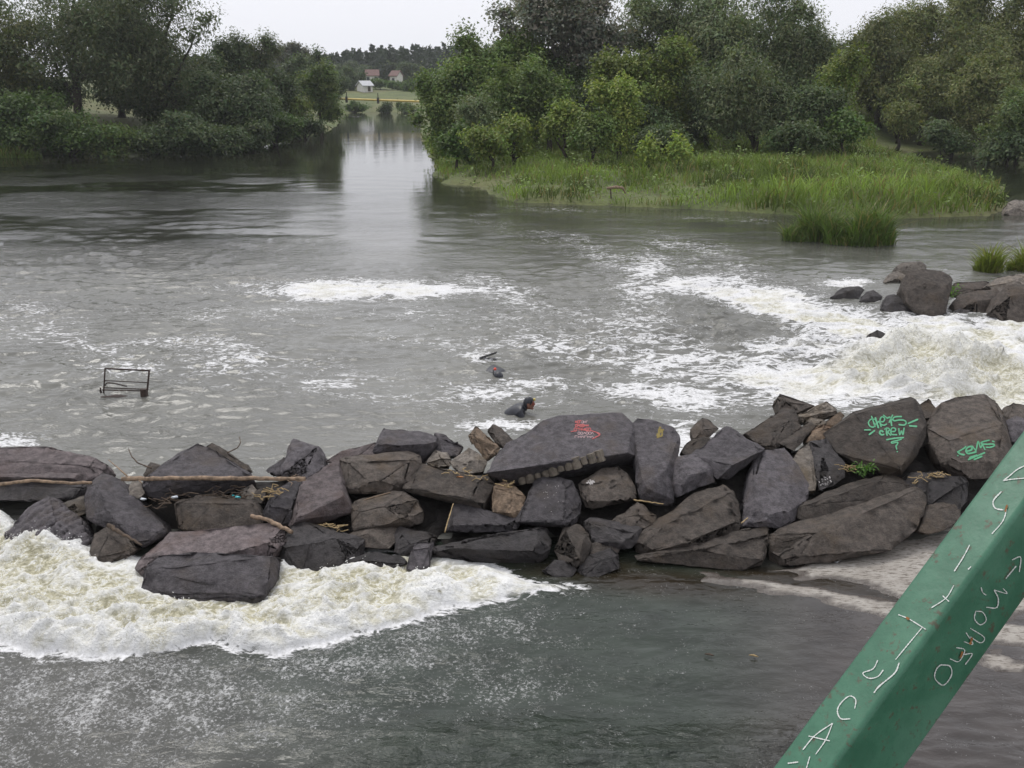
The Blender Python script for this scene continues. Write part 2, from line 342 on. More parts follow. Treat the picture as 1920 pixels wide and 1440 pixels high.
Z = amp * (0.075 * fbm(X * 0.30, Y * 0.55, 0.1, 2, 1) + 0.035 * noise(X * 0.8, Y * 1.4, 0.7, 8) + sstep(55, 30, Y) * (0.050 * rdg(0.9, 1.7, 12) + 0.030 * rdg(2.1, 3.6, 13)) + 0.014 * noise(X * 3.2, Y * 4.6, 0.2, 9) * sstep(45, 25, Y))
qx = X + 0.25 * noise(X * 1.1, Y * 1.1, 7.0, 58); qy = Y + 0.25 * noise(X * 1.1, Y * 1.1, 9.0, 59)
rg = lambda f, sd, k=2.3: np.clip(1 - np.abs(noise(qx * f * 0.8, qy * f, 0.4, sd)) * k, 0, 1) ** 2
hb = rg(0.75, 50, 2.0); hb2 = rg(2.0, 52); hb3 = rg(4.6, 53)
Z += rough * (0.09 * hb + 0.06 * hb2 + 0.12 * np.abs(noise(X * 1.4, Y * 1.9, 0.9, 54)) - 0.05)
Z += core * (0.0 + 0.20 * hb + 0.18 * hb2 * (0.4 + hb) + 0.07 * hb3 + 0.02 * rg(9, 57))
aer = np.clip(core * 1.1 + rough * sstep(0.55, 1.0, fo) * sstep(-0.15, 0.25, fbm(X * 0.8, Y * 1.2, 0.4, 3, 61) + (fo - 0.8)), 0, 1)
crest = np.clip(0.1 + 0.9 * sstep(0.25, 0.9, 0.5 * hb + 0.5 * hb2 + 0.35 * hb3) * (1 - 0.35 * core), 0, 1)
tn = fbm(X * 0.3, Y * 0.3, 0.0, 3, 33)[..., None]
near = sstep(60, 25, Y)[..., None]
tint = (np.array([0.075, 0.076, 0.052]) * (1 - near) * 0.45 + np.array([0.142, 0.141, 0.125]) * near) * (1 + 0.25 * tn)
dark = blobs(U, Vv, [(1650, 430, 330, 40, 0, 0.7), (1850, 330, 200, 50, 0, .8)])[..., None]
tint = tint * (1 - 0.7 * dark); lz = sstep(620, 380, U)[..., None] * sstep(560, 440, Vv)[..., None]; tint = tint * (1 - 0.62 * lz)  # left water colour darkened to stand in for the reflected trees
ripple = (0.35 + 0.4 * rough + 0.35 * fbm(X * 0.12, Y * 0.2, 0.0, 3, 90)) * (1 - 0.7 * calm) * (0.06 + 0.94 * sstep(75, 22, Y))
pm = sstep(0.0, 0.22, fbm(X * 0.05, Y * 0.10, 0.0, 3, 95)) * sstep(700, 480, U) * sstep(300, 330, Vv) * sstep(560, 470, Vv); ripple = ripple + 0.55 * pm
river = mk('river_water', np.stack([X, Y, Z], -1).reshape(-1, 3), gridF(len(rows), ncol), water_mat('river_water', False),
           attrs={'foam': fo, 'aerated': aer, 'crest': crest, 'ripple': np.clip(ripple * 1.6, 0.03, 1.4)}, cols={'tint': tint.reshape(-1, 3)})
tag(river, kind='structure'); core_r = core.ravel()

# ------------------------------------------------------------------ spillway: thin sheet of water on a concrete apron, breaking in a roller
JUMP = pxpoly([(-520, 1170), (-300, 1185), (-160, 1195), (0, 1203), (60, 1226), (170, 1232), (300, 1225), (400, 1205), (470, 1218), (520, 1228), (560, 1215), (700, 1180), (800, 1150), (900, 1130), (1000, 1110), (1100, 1103), (1160, 1094),
               (1000, 1094), (930, 1062), (830, 1040), (700, 1040), (560, 1040), (480, 1060), (300, 1060), (250, 1040), (170, 1020), (60, 1000), (0, 940), (-160, 930), (-520, 930)])
DRY = [pxpoly(p) for p in (
    [(1452, 1068), (1560, 1046), (1660, 1020), (1760, 975), (2000, 900), (2100, 1100), (1830, 1165), (1730, 1132), (1660, 1100), (1600, 1086), (1520, 1078)],
    [(1322, 1078), (1395, 1084), (1470, 1094), (1560, 1107), (1680, 1128), (1790, 1168), (1950, 1180), (1960, 1215), (1830, 1198), (1700, 1168), (1630, 1146), (1560, 1128), (1480, 1112), (1400, 1096)],
    [(1850, 1226), (1885, 1222), (1915, 1240), (1905, 1256), (1865, 1248)])]
dx = 0.026
xs = np.arange(-13.0, 6.9, dx); yy = np.arange(6.2, 13.6, dx)
X, Y = np.meshgrid(xs, yy); U, Vv = proj(np.stack([X, Y, np.zeros_like(X)], -1))
wx = X + 0.10 * fbm(X * 1.6, Y * 1.6, 0.2, 4, 101); wy = Y + 0.10 * fbm(X * 1.6, Y * 1.6, 4.2, 4, 102)
js = polysd(wx, wy, JUMP)
J = sstep(-0.02, 0.30, js)
fade = sstep(1010, 1065, Vv) * sstep(1170, 900, U)
fade = np.maximum(fade, sstep(260, 60, U) * sstep(920, 960, Vv))
qx = X + 0.16 * noise(X * 1.7, Y * 1.7, 7.0, 108); qy = Y + 0.16 * noise(X * 1.7, Y * 1.7, 9.0, 109)
rg = lambda f, sd, k=2.3: np.clip(1 - np.abs(noise(qx * f * 0.85, qy * f, 0.4, sd)) * k, 0, 1) ** 2
b1 = np.clip(fbm(X * 1.1, Y * 1.5, 0.2, 2, 111) + 0.4, 0, 1); b2 = rg(2.0, 115); b3 = rg(4.8, 119); b4 = rg(11, 121)
scale = 0.35 + 0.65 * sstep(1050, 560, U)
Z = 0.020 * sstep(1280, 1420, Vv) * sstep(300, 800, U) * np.clip(1 - np.abs(noise(X * 1.5, Y * 5.0 + 0.6 * X, 0.3, 131)) * 2.2, 0, 1) + 0.012 * fbm(X * 1.2, Y * 2.2, 0.3, 3, 130) + 0.005 * noise(X * 6, Y * 8, 0.2, 133) - 0.02
lo = (0.35 + 0.65 * sstep(1.9, 0.5, js)) * (1 - 0.8 * blobs(U, Vv, [(390, 1095, 190, 40, 0, 1.0), (620, 1050, 150, 40, 0, 0.8), (220, 1060, 90, 40, 0, .6)]))
Z += scale * J * lo * (0.05 + 0.16 * b1 + 0.10 * b2 + 0.055 * b3 + 0.03 * b4)
Z += 0.04 * scale * sstep(0.0, 0.12, js) * sstep(0.55, 0.15, js)
fl = sstep(1180, 1240, Vv + 0.12 * (U - 600) * (U < 600) * 0) * (0.25 + 0.75 * sstep(1250, 700, U + (Vv - 1250) * 1.2)) * sstep(1445, 1330, Vv + (U - 300) * 0.03 * 0)
fl = np.clip(blobs(U, Vv, [(250, 1310, 520, 110, 0, 0.9), (700, 1215, 420, 80, -8, 0.75), (900, 1280, 280, 70, 0, 0.5), (100, 1400, 380, 90, 0, 0.65)]), 0, 1)
fo = 0.62 * sstep(-0.12, 0.10, js) + 0.25 * sstep(-0.35, 0.0, js)
fo = fo * (0.4 + 0.6 * fade) + 0.12 * fade + blobs(U, Vv, [(800, 1065, 130, 14, 0, 0.5), (700, 1030, 70, 10, 0, .6), (880, 1060, 60, 8, 0, .5)])
aer = np.clip(sstep(0.0, 0.12, js) * (0.35 + 0.65 * fade) * np.clip(1.3 * sstep(1180, 880, U) + 0.1, 0, 1), 0, 1)
aer = aer * sstep(0.02, 0.35, fade * (0.55 + 0.8 * b2 + 0.4 * b3))
lip = sstep(0.75, 0.1, js)
crest = np.clip(0.85 * sstep(0.25, 0.95, 0.6 * b2 + 0.5 * b3 + 0.3 * b4) + 0.68 * lip * sstep(0.0, 0.5, b3 + 0.6 * b2 + 0.25 * lip) - 0.02, 0, 1)
brown = blobs(U, Vv, [(1230, 1090, 220, 30, 5, 1.0), (1100, 1065, 150, 25, 0, 0.9), (1500, 1085, 220, 16, 8, 1.0), (1700, 1120, 150, 22, 14, .9)])[..., None]
olive = np.array([0.030, 0.039, 0.030]); gry = np.array([0.070, 0.070, 0.062]); pur = np.array([0.062, 0.055, 0.052])
gz = sstep(760, 150, U + (1300 - Vv) * 0.8)[..., None]; pz = sstep(1250, 1620, U)[..., None]
tint = olive * (1 - gz) * (1 - pz) + gry * gz * (1 - pz) + pur * pz
tint = tint * (1 - brown) + np.array([0.022, 0.016, 0.009]) * brown
tint = tint * (1 + 0.35 * fbm(X * 1.4, Y * 2.2, 0.1, 4, 140)[..., None])
ripple = np.clip(0.45 + 3.2 * sstep(1320, 1430, Vv) * sstep(450, 850, U) * sstep(1650, 1450, U) + 0.4 * fbm(X * 0.7, Y * 1.1, 0.0, 2, 150), 0.1, 4)
spill = mk('spillway_water', np.stack([X, Y, Z], -1).reshape(-1, 3), gridF(len(yy), len(xs)), water_mat('spillway_water', True),
           attrs={'foam': fo, 'aerated': aer, 'crest': crest, 'fleck': fl, 'ripple': ripple}, cols={'tint': tint.reshape(-1, 3)})
tag(spill, kind='structure'); aer_s = aer.ravel()
dx = 0.05
xs = np.arange(0.8, 12.0, dx); yy = np.arange(4.5, 15.5, dx)
X, Y = np.meshgrid(xs, yy)
wx = X + 0.16 * fbm(X * 1.3, Y * 4.0, 0.2, 5, 201); wy = Y + 0.16 * fbm(X * 1.3, Y * 4.0, 4.2, 5, 202)
ds = np.max([polysd(wx, wy, p) for p in DRY], 0)
Z = -0.075 + 0.075 * sstep(-0.25, 0.03, ds) + 0.03 * sstep(0.0, 1.2, ds) + 0.006 * fbm(X * 3, Y * 3, 0, 3, 210)
m, nt = newmat('apron_concrete'); c = ocoord(nt); dry = attr(nt, 'dry').outputs['Fac']
n1 = noi(nt, c, 3, 6, 0.65); n2 = noi(nt, nd(nt, 'ShaderNodeMapping', {'Vector': c, 'Scale': (7, 22, 7), 'Rotation': (0, 0, 0.25)}).outputs[0], 1.3, 5, 0.65); n3 = noi(nt, c, 50, 3, 0.7)
col = mixc(nt, rampf(nt, n1, 0.3, 0.7), (0.27, 0.245, 0.215), (0.39, 0.365, 0.33))
col = mixc(nt, mth(nt, 'MULTIPLY', rampf(nt, n2, 0.50, 0.62), 0.8), col, (0.10, 0.082, 0.065))
col = mixc(nt, mth(nt, 'MULTIPLY', rampf(nt, n3, 0.6, 0.7), 0.4), col, (0.13, 0.115, 0.10))
wet = mixc(nt, n1, (0.045, 0.033, 0.024), (0.10, 0.085, 0.075))
col = mixc(nt, dry, wet, col)
fin(nt, princ(nt, col, mth(nt, 'MULTIPLY_ADD', dry, 0.6, 0.25), bump(nt, mth(nt, 'ADD', n1, n3), 0.5, 0.02)))
apron = mk('concrete_apron', np.stack([X, Y, Z], -1).reshape(-1, 3), gridF(len(yy), len(xs)), m, attrs={'dry': sstep(0.0, 0.07, ds + 0.05 * fbm(X * 5, Y * 9, 0, 3, 220))})
tag(apron, kind='structure')
# flung drops of white water over the two breaking stretches
def spray(name, label, C, n, up, r0, r1):
    C = np.asarray(C); idx = rng.integers(0, len(C), n)
    P = C[idx] + np.stack([rng.normal(0, 0.04, n), rng.normal(0, 0.04, n), np.abs(rng.exponential(up, n))], -1)
    R = rng.uniform(r0, r1, n)[:, None, None]
    O = np.array([[1,0,0],[-1,0,0],[0,1,0],[0,-1,0],[0,0,1.2],[0,0,-1.2]], float)
    V = (P[:, None] + O[None] * R * rng.uniform(0.7, 1.3, (n, 6, 1))).reshape(-1, 3)
    f = np.array([[0,2,4],[2,1,4],[1,3,4],[3,0,4],[2,0,5],[1,2,5],[3,1,5],[0,3,5]])
    F = (f[None] + 6 * np.arange(n)[:, None, None]).reshape(-1, 3)
    o = mk(name, V, F, M['drop']); return tag(o, label, 'spray', kind='stuff')
M['drop'] = simple('white_drops', (0.8, 0.8, 0.77), 0.5, 0.1, 3)
sv = np.empty(len(spill.data.vertices) * 3, np.float32); spill.data.vertices.foreach_get('co', sv); sv = sv.reshape(-1, 3)
spray('water_spray', 'fine white drops thrown up along the breaking roller below the boulders', sv[(sv[:, 2] > 0.14) & (aer_s > 0.7)], 4000, 0.02, 0.004, 0.010)
rv = np.empty(len(river.data.vertices) * 3, np.float32); river.data.vertices.foreach_get('co', rv); rv = rv.reshape(-1, 3)
spray('water_spray', 'cream drops flung up over the rapids at the right', rv[(core_r > 0.8) & (rv[:, 2] > 0.30)], 2200, 0.05, 0.006, 0.018)
# ------------------------------------------------------------------ rocks
YF, SL = 12.2, 0.42
def rock_mesh(outline, ridge, t, yf, s, seed, edge=0.056, amp=1.0, bev=0.013, stripe=None):
    pts = []; fr = []
    for p in outline:
        b = p[2] if len(p) > 2 else 0.0
        P = atp(p[0], p[1], yf, s); d = (P - CAM); L = np.linalg.norm(d); fr.append(P - d / L * b)
    fr = np.array(fr); c = fr.mean(0)
    back = c + (fr - c) * 0.82 + np.array([0, 0.80, -0.45]) * t
    rd = []
    for p in ridge:
        P = atp(p[0], p[1], yf, s); d = P - CAM; L = np.linalg.norm(d); rd.append(P - d / L * p[2])
    allp = list(fr) + list(back) + rd
    bm = bmesh.new()
    for p in allp: bm.verts.new(p)
    r = bmesh.ops.convex_hull(bm, input=bm.verts[:])
    bad = [g for g in set(r['geom_interior'] + r['geom_unused']) if isinstance(g, bmesh.types.BMVert)]
    if bad: bmesh.ops.delete(bm, geom=bad, context='VERTS')
    rr = random.Random(seed); cen = np.mean([v.co for v in bm.verts], 0)
    for k in range(5):                       # knock off a few corners
        vs = bm.verts[:]; v = np.array(vs[rr.randrange(len(vs))].co) - cen; L = np.linalg.norm(v)
        n = v / L + np.array([rr.gauss(0, .35) for _ in range(3)]); n /= np.linalg.norm(n)
        dmax = max(float((np.array(q.co) - cen) @ n) for q in vs)
        bmesh.ops.bisect_plane(bm, geom=bm.verts[:] + bm.edges[:] + bm.faces[:], plane_co=Vector(cen + n * dmax * rr.uniform(0.90, 0.965)), plane_no=Vector(n), clear_outer=True)
        r = bmesh.ops.convex_hull(bm, input=bm.verts[:])
        bad = [g for g in set(r['geom_interior'] + r['geom_unused']) if isinstance(g, bmesh.types.BMVert)]
        if bad: bmesh.ops.delete(bm, geom=bad, context='VERTS')
    bmesh.ops.remove_doubles(bm, verts=bm.verts[:], dist=0.012)
    bmesh.ops.dissolve_limit(bm, angle_limit=math.radians(15), verts=bm.verts[:], edges=bm.edges[:])
    bmesh.ops.bevel(bm, geom=bm.edges[:] + bm.verts[:], offset=bev, segments=2, profile=0.6, affect='EDGES', clamp_overlap=True)
    bmesh.ops.triangulate(bm, faces=bm.faces[:])
    for k in range(6):
        ed = [e for e in bm.edges if e.calc_length() > edge * 1.35]
        if not ed or len(bm.faces) > 6000: break
        bmesh.ops.subdivide_edges(bm, edges=ed, cuts=1); bmesh.ops.triangulate(bm, faces=bm.faces[:])
    bm.normal_update()
    bmesh.ops.recalc_face_normals(bm, faces=bm.faces[:])
    co = np.array([v.co for v in bm.verts]); no = np.array([v.normal for v in bm.verts])
    x, y, z = co.T
    d = 0.026 * fbm(x * 1.5, y * 1.5, z * 1.5, 3, seed) + 0.022 * fbm(x * 4, y * 4, z * 4, 4, seed + 9, 0.6)
    ch = np.abs(noise(x * 1.1, y * 1.1, z * 1.6, seed + 20)); d = d - 0.02 * sstep(0.012, 0.0, ch) * (noise(x * 0.9, y * 0.9, z * 0.9, seed + 31) > 0.1)
    d = d * amp
    if stripe is not None:
        g, lam, a = stripe; ph = (co @ g) / lam; f = ph - np.floor(ph)
        d = d - a * sstep(0.22, 0.0, np.minimum(f, 1 - f))
    co = co + no * d[:, None]
    F = [tuple(v.index for v in f.verts) for f in bm.faces]
    bm.free()
    return co, F
ROCK = {}
def rock(key, name, label, mat, outline, ridge=(), t=0.6, yf=YF, s=SL, group='boulders of the stone barrier', cat='rock', **kw):
    V, F = rock_mesh(outline, ridge, t, yf, s, 300 + len(ROCK) * 7, **kw)
    o = mk(name, V, F, M[mat], origin=(V[:, 0].mean(), V[:, 1].mean(), V[:, 2].min()))
    tag(o, label, cat, group); ROCK[key] = (o, V, F); return o
def gdir(a, b):
    A = atp(a[0], a[1], YF, SL); B = atp(b[0], b[1], YF, SL); g = B - A; L = np.linalg.norm(g); return g / L, L
R = rock
R('slab1', 'flat_boulder', 'broad reddish slab with a smooth sloping top at the far left edge', 'rock_r', [(-260, 850), (-140, 840), (25, 835), (85, 837), (135, 847), (175, 858), (198, 869), (205, 882), (194, 900), (165, 908), (60, 890), (-240, 890)], [(-60, 852, .1), (0, 852, .12), (50, 866, .14), (130, 874, .14), (168, 875, .14)], 0.9, yf=13.0)
R('slab2', 'flat_boulder', 'thin wet ledge with a pale lip under the reddish slab at far left', 'rock_r', [(-220, 886), (60, 884), (155, 886), (168, 896), (150, 904), (60, 903), (-220, 902)], [(-40, 893, .22), (90, 895, .24), (162, 896, .2)], 0.7, yf=12.9)
R('slab3', 'flat_boulder', 'dark lowest slab standing in white water under the pale ledge at far left', 'rock_w', [(-240, 902), (60, 900), (165, 906), (166, 925), (140, 934), (60, 938), (-240, 938)], [(-40, 908, .1), (150, 912, .1)], 0.8, yf=12.9)
g4, L4 = gdir((60, 930), (165, 1000))
R('ridged', 'ridged_boulder', 'dark stone scored with a row of parallel drill ridges, in foam at left', 'rock', [(2, 1003), (24, 981), (52, 950), (92, 930), (106, 938), (152, 973), (172, 1024), (152, 1034), (70, 1036), (56, 1012), (15, 1025)], [(105, 975, .16), (75, 1000, .12)], 0.7, stripe=(g4, 0.135, 0.045))
R('s5', 'stone', 'small pale stone wedged between the ridged stone and the tall leaning block', 'rock_l', [(117, 946), (158, 926), (170, 940), (162, 962), (140, 968), (124, 956)], [(140, 945, .05)], 0.4, yf=12.5)
R('lean', 'leaning_boulder', 'tall pointed block leaning left with a tan mossy side, beside the ridged stone', 'rock', [(158, 932), (165, 909), (194, 884), (212, 893), (245, 925), (306, 985), (312, 1003), (266, 1026), (206, 985), (162, 972)], [(184, 914, .28), (199, 955, .3), (220, 982, .26)], 0.8)
R('s7', 'stone', 'small split stone with a dark hollow side, below the tall leaning block', 'rock_b', [(164, 1046), (178, 1000), (198, 987), (240, 1008), (252, 1030), (232, 1050), (185, 1062)], [(203, 1007, .14), (184, 1044, .12)], 0.5, yf=12.0)
R('s8', 'stone', 'pale grey stone under the left end of the long driftwood pole', 'rock_l', [(240, 915), (250, 898), (265, 904), (272, 925), (262, 934), (244, 936)], [(254, 915, .06)], 0.35)
R('s9', 'stone', 'small upright grey stone at the left shoulder of the wide peaked boulder', 'rock_b', [(266, 893), (282, 866), (304, 874), (296, 895)], [(284, 882, .06)], 0.35, yf=12.6)
R('peak', 'peaked_boulder', 'wide boulder with a peaked purple-grey top above the driftwood pole', 'rock', [(266, 903), (283, 889), (335, 850), (371, 831), (395, 840), (440, 868), (470, 888), (478, 905, -.1), (455, 922, -.25), (380, 930, -.3), (300, 936, -.2), (269, 928)], [(273, 898, .28), (370, 897, .3), (468, 893, .24)], 0.8)
R('s11', 'stone', 'narrow brown stone edge showing behind the peak of the widest boulder', 'rock_b', [(384, 836), (398, 830), (425, 847), (463, 873), (470, 886), (430, 882), (390, 852)], (), 0.4, yf=13.0)
R('box12', 'boulder', 'brownish rectangular block with a flat top above the big front slab', 'rock_b', [(326, 945), (340, 937), (385, 925), (440, 930), (480, 939), (493, 955), (489, 986), (440, 998), (350, 998), (333, 986)], [(330, 944, .24), (400, 944, .26), (472, 944, .24)], 0.7)
R('s13', 'stone', 'fist-shaped pale grey stone among dry twigs, right of the flat-topped block', 'rock_l', [(448, 922), (460, 911), (472, 908), (480, 921), (475, 939), (459, 937)], [(464, 922, .08)], 0.3)
R('s14', 'stone', 'small mossy stone touching the fist-shaped pale stone', 'rock_b', [(477, 922), (490, 916), (498, 932), (490, 944), (477, 941)], (), 0.3)
R('s15', 'boulder', 'dark wedge with a half-round flat face, between twigs and the pale leaning slab', 'rock', [(492, 962), (500, 944), (512, 922), (540, 904), (565, 902), (552, 945), (540, 985), (505, 982)], [(505, 950, .18), (545, 956, .2)], 0.6)
R('s16', 'boulder', 'upright pitted boulder at the right end of the long driftwood pole', 'rock', [(524, 894), (536, 868), (543, 835), (550, 823), (576, 828), (598, 836), (609, 852), (609, 874), (590, 892), (565, 900)], [(545, 850, .06), (596, 838, .1)], 0.7, yf=12.5)
R('s17', 'stone', 'low dark wedge at the left foot of the upright pitted boulder', 'rock', [(498, 884), (512, 874), (532, 857), (534, 885), (520, 893)], (), 0.4, yf=12.8)
R('s18', 'flat_boulder', 'low smooth slab lying at the water behind the long brown block', 'rock_r', [(608, 866), (640, 846), (704, 831), (706, 850), (660, 866)], (), 0.5, yf=13.2)
R('lean19', 'leaning_boulder', 'smooth pale-topped slab leaning to the right, left of the long brown block', 'rock_r', [(538, 982), (548, 945), (564, 902), (596, 881), (636, 859), (643, 885), (647, 930), (662, 960, -.1), (625, 978, -.25), (585, 988, -.3), (545, 998, -.1)], [(551, 976, .3), (600, 948, .3), (643, 931, .24)], 0.8, amp=0.8)
R('long20', 'boulder', 'long brown block with a straight top edge, below the flat-topped crest block', 'rock_b', [(636, 862), (645, 857), (700, 850), (765, 845), (787, 853), (791, 870), (772, 900), (756, 918), (740, 925), (700, 920), (652, 925), (645, 905)], [(652, 868, .2), (770, 862, .2), (700, 910, .2)], 0.8)
R('crest21', 'boulder', 'flat-topped blue-grey block on the crest with a dark overhang', 'rock', [(697, 850), (706, 826), (718, 801), (750, 803), (800, 812), (818, 820), (821, 832), (806, 860, -.2), (790, 870, -.25), (750, 858, -.2)], [(706, 828, .26), (745, 835, .3), (816, 831, .26)], 0.7, yf=12.5)
R('s22', 'stone', 'dark bluish triangular stone right of the flat-topped crest block', 'rock', [(814, 811), (836, 817), (870, 838), (860, 854), (830, 856), (814, 842)], [(822, 820, .08)], 0.5, yf=12.7)
R('s23a', 'stone', 'small pale tan stone, left one of the pair on the crest', 'rock_l', [(797, 868), (816, 842), (838, 848), (847, 860), (842, 876), (814, 874)], [(828, 858, .1)], 0.4, yf=12.4)
R('s23b', 'stone', 'larger pale tan stone with a humped top, right one of the pair on the crest', 'rock_l', [(842, 866), (858, 852), (880, 839), (896, 847), (913, 866), (906, 884), (872, 890), (850, 878)], [(880, 864, .14), (900, 862, .12)], 0.5, yf=12.3)
R('s24', 'stone', 'reddish-brown oblong stone tilted up beside the biggest boulder', 'rock_t', [(878, 815), (892, 798), (906, 808), (938, 840), (932, 852), (912, 864), (898, 846), (882, 826)], [(888, 818, .1), (916, 854, .1)], 0.45, yf=12.5)
R('s25', 'stone', 'short dark brown post-like stone behind the reddish oblong stone', 'rock_b', [(914, 809), (924, 795), (940, 802), (962, 825), (946, 840), (930, 832)], [(922, 812, .06)], 0.4, yf=12.8)
R('big', 'big_boulder', 'biggest boulder with a sloping dark top and red lettering on the crest', 'rock', [(907, 887), (913, 870), (950, 832), (985, 815), (1022, 788), (1045, 779), (1100, 775), (1165, 772), (1182, 785), (1191, 806), (1196, 850), (1192, 872, -.5), (1150, 886, -.65), (1080, 898, -.65), (1000, 908, -.55), (955, 914, -.4)], [(910, 887, .3), (985, 858, .34), (1060, 836, .34), (1130, 842, .38), (1188, 848, .36)], 0.9, bev=0.035)
R('b27', 'boulder', 'broad trapezoid block with a dry leaf on it, below the tan crest stones', 'rock_b', [(754, 916), (762, 903), (788, 868), (830, 877), (880, 887), (915, 895), (930, 908), (927, 956, -.1), (905, 957, -.1), (866, 944), (800, 931), (765, 922)], [(907, 900, .22), (886, 938, .22), (770, 916, .1)], 0.7)
R('s28', 'stone', 'cube-like stone with a tan front, at the right of the trapezoid block', 'rock_t', [(923, 953), (926, 912), (940, 903), (960, 909), (986, 931), (981, 956), (966, 974), (945, 968), (924, 959)], [(928, 915, .16), (958, 924, .18), (957, 962, .16)], 0.5)
R('b29', 'boulder', 'blocky grey boulder spotted with pale lichen under the biggest boulder', 'rock', [(968, 979), (978, 966), (990, 948), (994, 920), (1003, 899), (1020, 895), (1050, 894), (1076, 902), (1083, 915), (1090, 940), (1087, 977), (1062, 990), (1045, 982)], [(1062, 915, .18), (1056, 980, .26), (974, 978, .2)], 0.8)
R('b30', 'boulder', 'brown boulder with a white splash mark, right of the lichen-spotted boulder', 'rock_b', [(1084, 906), (1096, 896), (1130, 879), (1160, 873), (1176, 890), (1194, 925), (1192, 934), (1150, 943), (1110, 952), (1098, 950), (1088, 926)], [(1102, 906, .2), (1106, 946, .16), (1165, 900, .16)], 0.7)
R('b31', 'flat_boulder', 'low grey block with a stepped top, under the trapezoid block', 'rock', [(834, 996), (840, 976), (850, 942), (878, 948), (896, 962), (945, 966), (978, 972), (974, 992), (950, 998), (860, 997)], [(848, 985, .12), (940, 985, .12)], 0.6)
R('b32', 'notched_boulder', 'long dark slab with a notched top edge, standing on the water line', 'rock_w', [(806, 1032), (812, 1024), (900, 1006), (1010, 987), (1026, 990), (1033, 1020), (1027, 1042), (1000, 1060, -.2), (900, 1058, -.2), (810, 1048, -.1)], [(814, 1028, .24), (1008, 991, .26), (1012, 1034, .2)], 0.7, yf=12.1)
R('s33', 'stone', 'dark wet stone with a white crusted edge left of the notched slab', 'rock_w', [(738, 1034), (741, 995), (750, 987), (770, 991), (802, 997), (818, 1006), (808, 1024), (775, 1036), (755, 1042)], [(748, 998, .1), (770, 1020, .12)], 0.5)
R('s34', 'stone', 'small upright grey block in front of the notched slab left end', 'rock', [(762, 1068), (770, 1035), (781, 1017), (814, 1016), (809, 1042), (804, 1070), (786, 1078)], [(774, 1030, .1), (805, 1026, .12)], 0.5, yf=11.9)
R('b35', 'boulder', 'rounded boulder with a scooped underside and a yellowish crust', 'rock_b', [(656, 952), (665, 940), (710, 934), (735, 921), (760, 922), (784, 938), (796, 963), (794, 979), (765, 988, -.1), (740, 988, -.1), (715, 984, -.1), (690, 986), (665, 996), (658, 987)], [(676, 962, .14), (722, 952, .22), (755, 976, .22)], 0.7, bev=0.05)
R('s36', 'stone', 'low dark brown stone just above the foam, under the rounded boulder', 'rock_b', [(634, 1008), (670, 990), (714, 977), (743, 990), (742, 1015), (730, 1030), (690, 1030), (650, 1024)], [(690, 1000, .12)], 0.5)
R('b37', 'boulder', 'dark pyramid-like block with a brown upper face right of the front slab', 'rock_w', [(515, 1040), (530, 1015), (550, 980), (572, 976), (620, 995), (645, 1004), (684, 1010), (684, 1035), (655, 1060), (600, 1072), (565, 1082), (540, 1068)], [(532, 1026, .24), (580, 1020, .3), (630, 1011, .24)], 0.7, yf=12.0)
R('s38', 'stone', 'flat stone awash between the pyramid-like block and the small upright block', 'rock_w', [(640, 1056), (690, 1036), (750, 1041), (766, 1056), (720, 1072), (665, 1076)], [(700, 1050, .08)], 0.4, yf=11.9)
R('front39', 'cracked_boulder', 'upper half of the cracked front slab with a smooth violet top', 'rock_r', [(246, 1078), (260, 1050), (300, 1020), (320, 1000), (400, 990), (470, 985), (516, 979), (532, 990), (537, 1016), (522, 1042), (445, 1060), (380, 1070), (300, 1085)], [(300, 1045, .12), (440, 1036, .2), (500, 1024, .22), (518, 986, .06)], 0.8, yf=11.5, s=0.36, bev=0.02)
R('front40', 'cracked_boulder', 'lower half of the cracked front slab, rough violet face dipping into foam', 'rock', [(262, 1112), (271, 1066), (298, 1042), (370, 1036), (430, 1040), (515, 1040), (527, 1046), (522, 1080), (506, 1115), (484, 1136), (400, 1134), (320, 1124)], [(512, 1044, .24), (498, 1118, .22), (276, 1070, .14), (380, 1050, .2)], 0.8, yf=11.2, s=0.40, bev=0.02, amp=1.3)
R('b41', 'boulder', 'tall purple boulder with a yellow lichen patch, right of the biggest boulder', 'rock', [(1186, 792), (1195, 783), (1235, 789), (1265, 800), (1275, 815), (1277, 832), (1272, 850), (1274, 890), (1262, 925), (1262, 948, -.1), (1235, 950, -.1), (1200, 934), (1192, 905), (1189, 850)], [(1197, 858, .16), (1207, 912, .26), (1248, 882, .3), (1262, 830, .1)], 0.9)
R('s42', 'stone', 'small dark brown stone perched alone in the gap at the water', 'rock_b', [(1296, 806), (1304, 795), (1320, 782), (1333, 791), (1347, 804), (1332, 818), (1300, 826)], [(1318, 806, .1)], 0.4, yf=12.9)
R('s43', 'stone', 'low flat stone under the small stone perched in the gap', 'rock_b', [(1276, 850), (1290, 827), (1320, 819), (1342, 825), (1325, 845), (1300, 858)], (), 0.45, yf=12.6)
R('b44', 'boulder', 'boulder with a big flat diamond-shaped top and mossy left corner', 'rock', [(1293, 855), (1336, 818), (1345, 808), (1362, 799), (1380, 807), (1433, 841), (1427, 852), (1398, 872, -.1), (1366, 898, -.1), (1345, 898), (1336, 875), (1318, 862)], [(1338, 864, .18), (1374, 872, .3), (1429, 845, .22)], 0.7)
R('b45', 'boulder', 'rounded block with a brown front corner, below the diamond-topped boulder', 'rock', [(1252, 874), (1258, 861), (1290, 857), (1315, 848), (1331, 857), (1339, 880), (1342, 904, -.1), (1300, 922, -.15), (1270, 932), (1262, 922), (1261, 900)], [(1280, 864, .16), (1296, 890, .26), (1274, 918, .14), (1322, 884, .2)], 0.6)
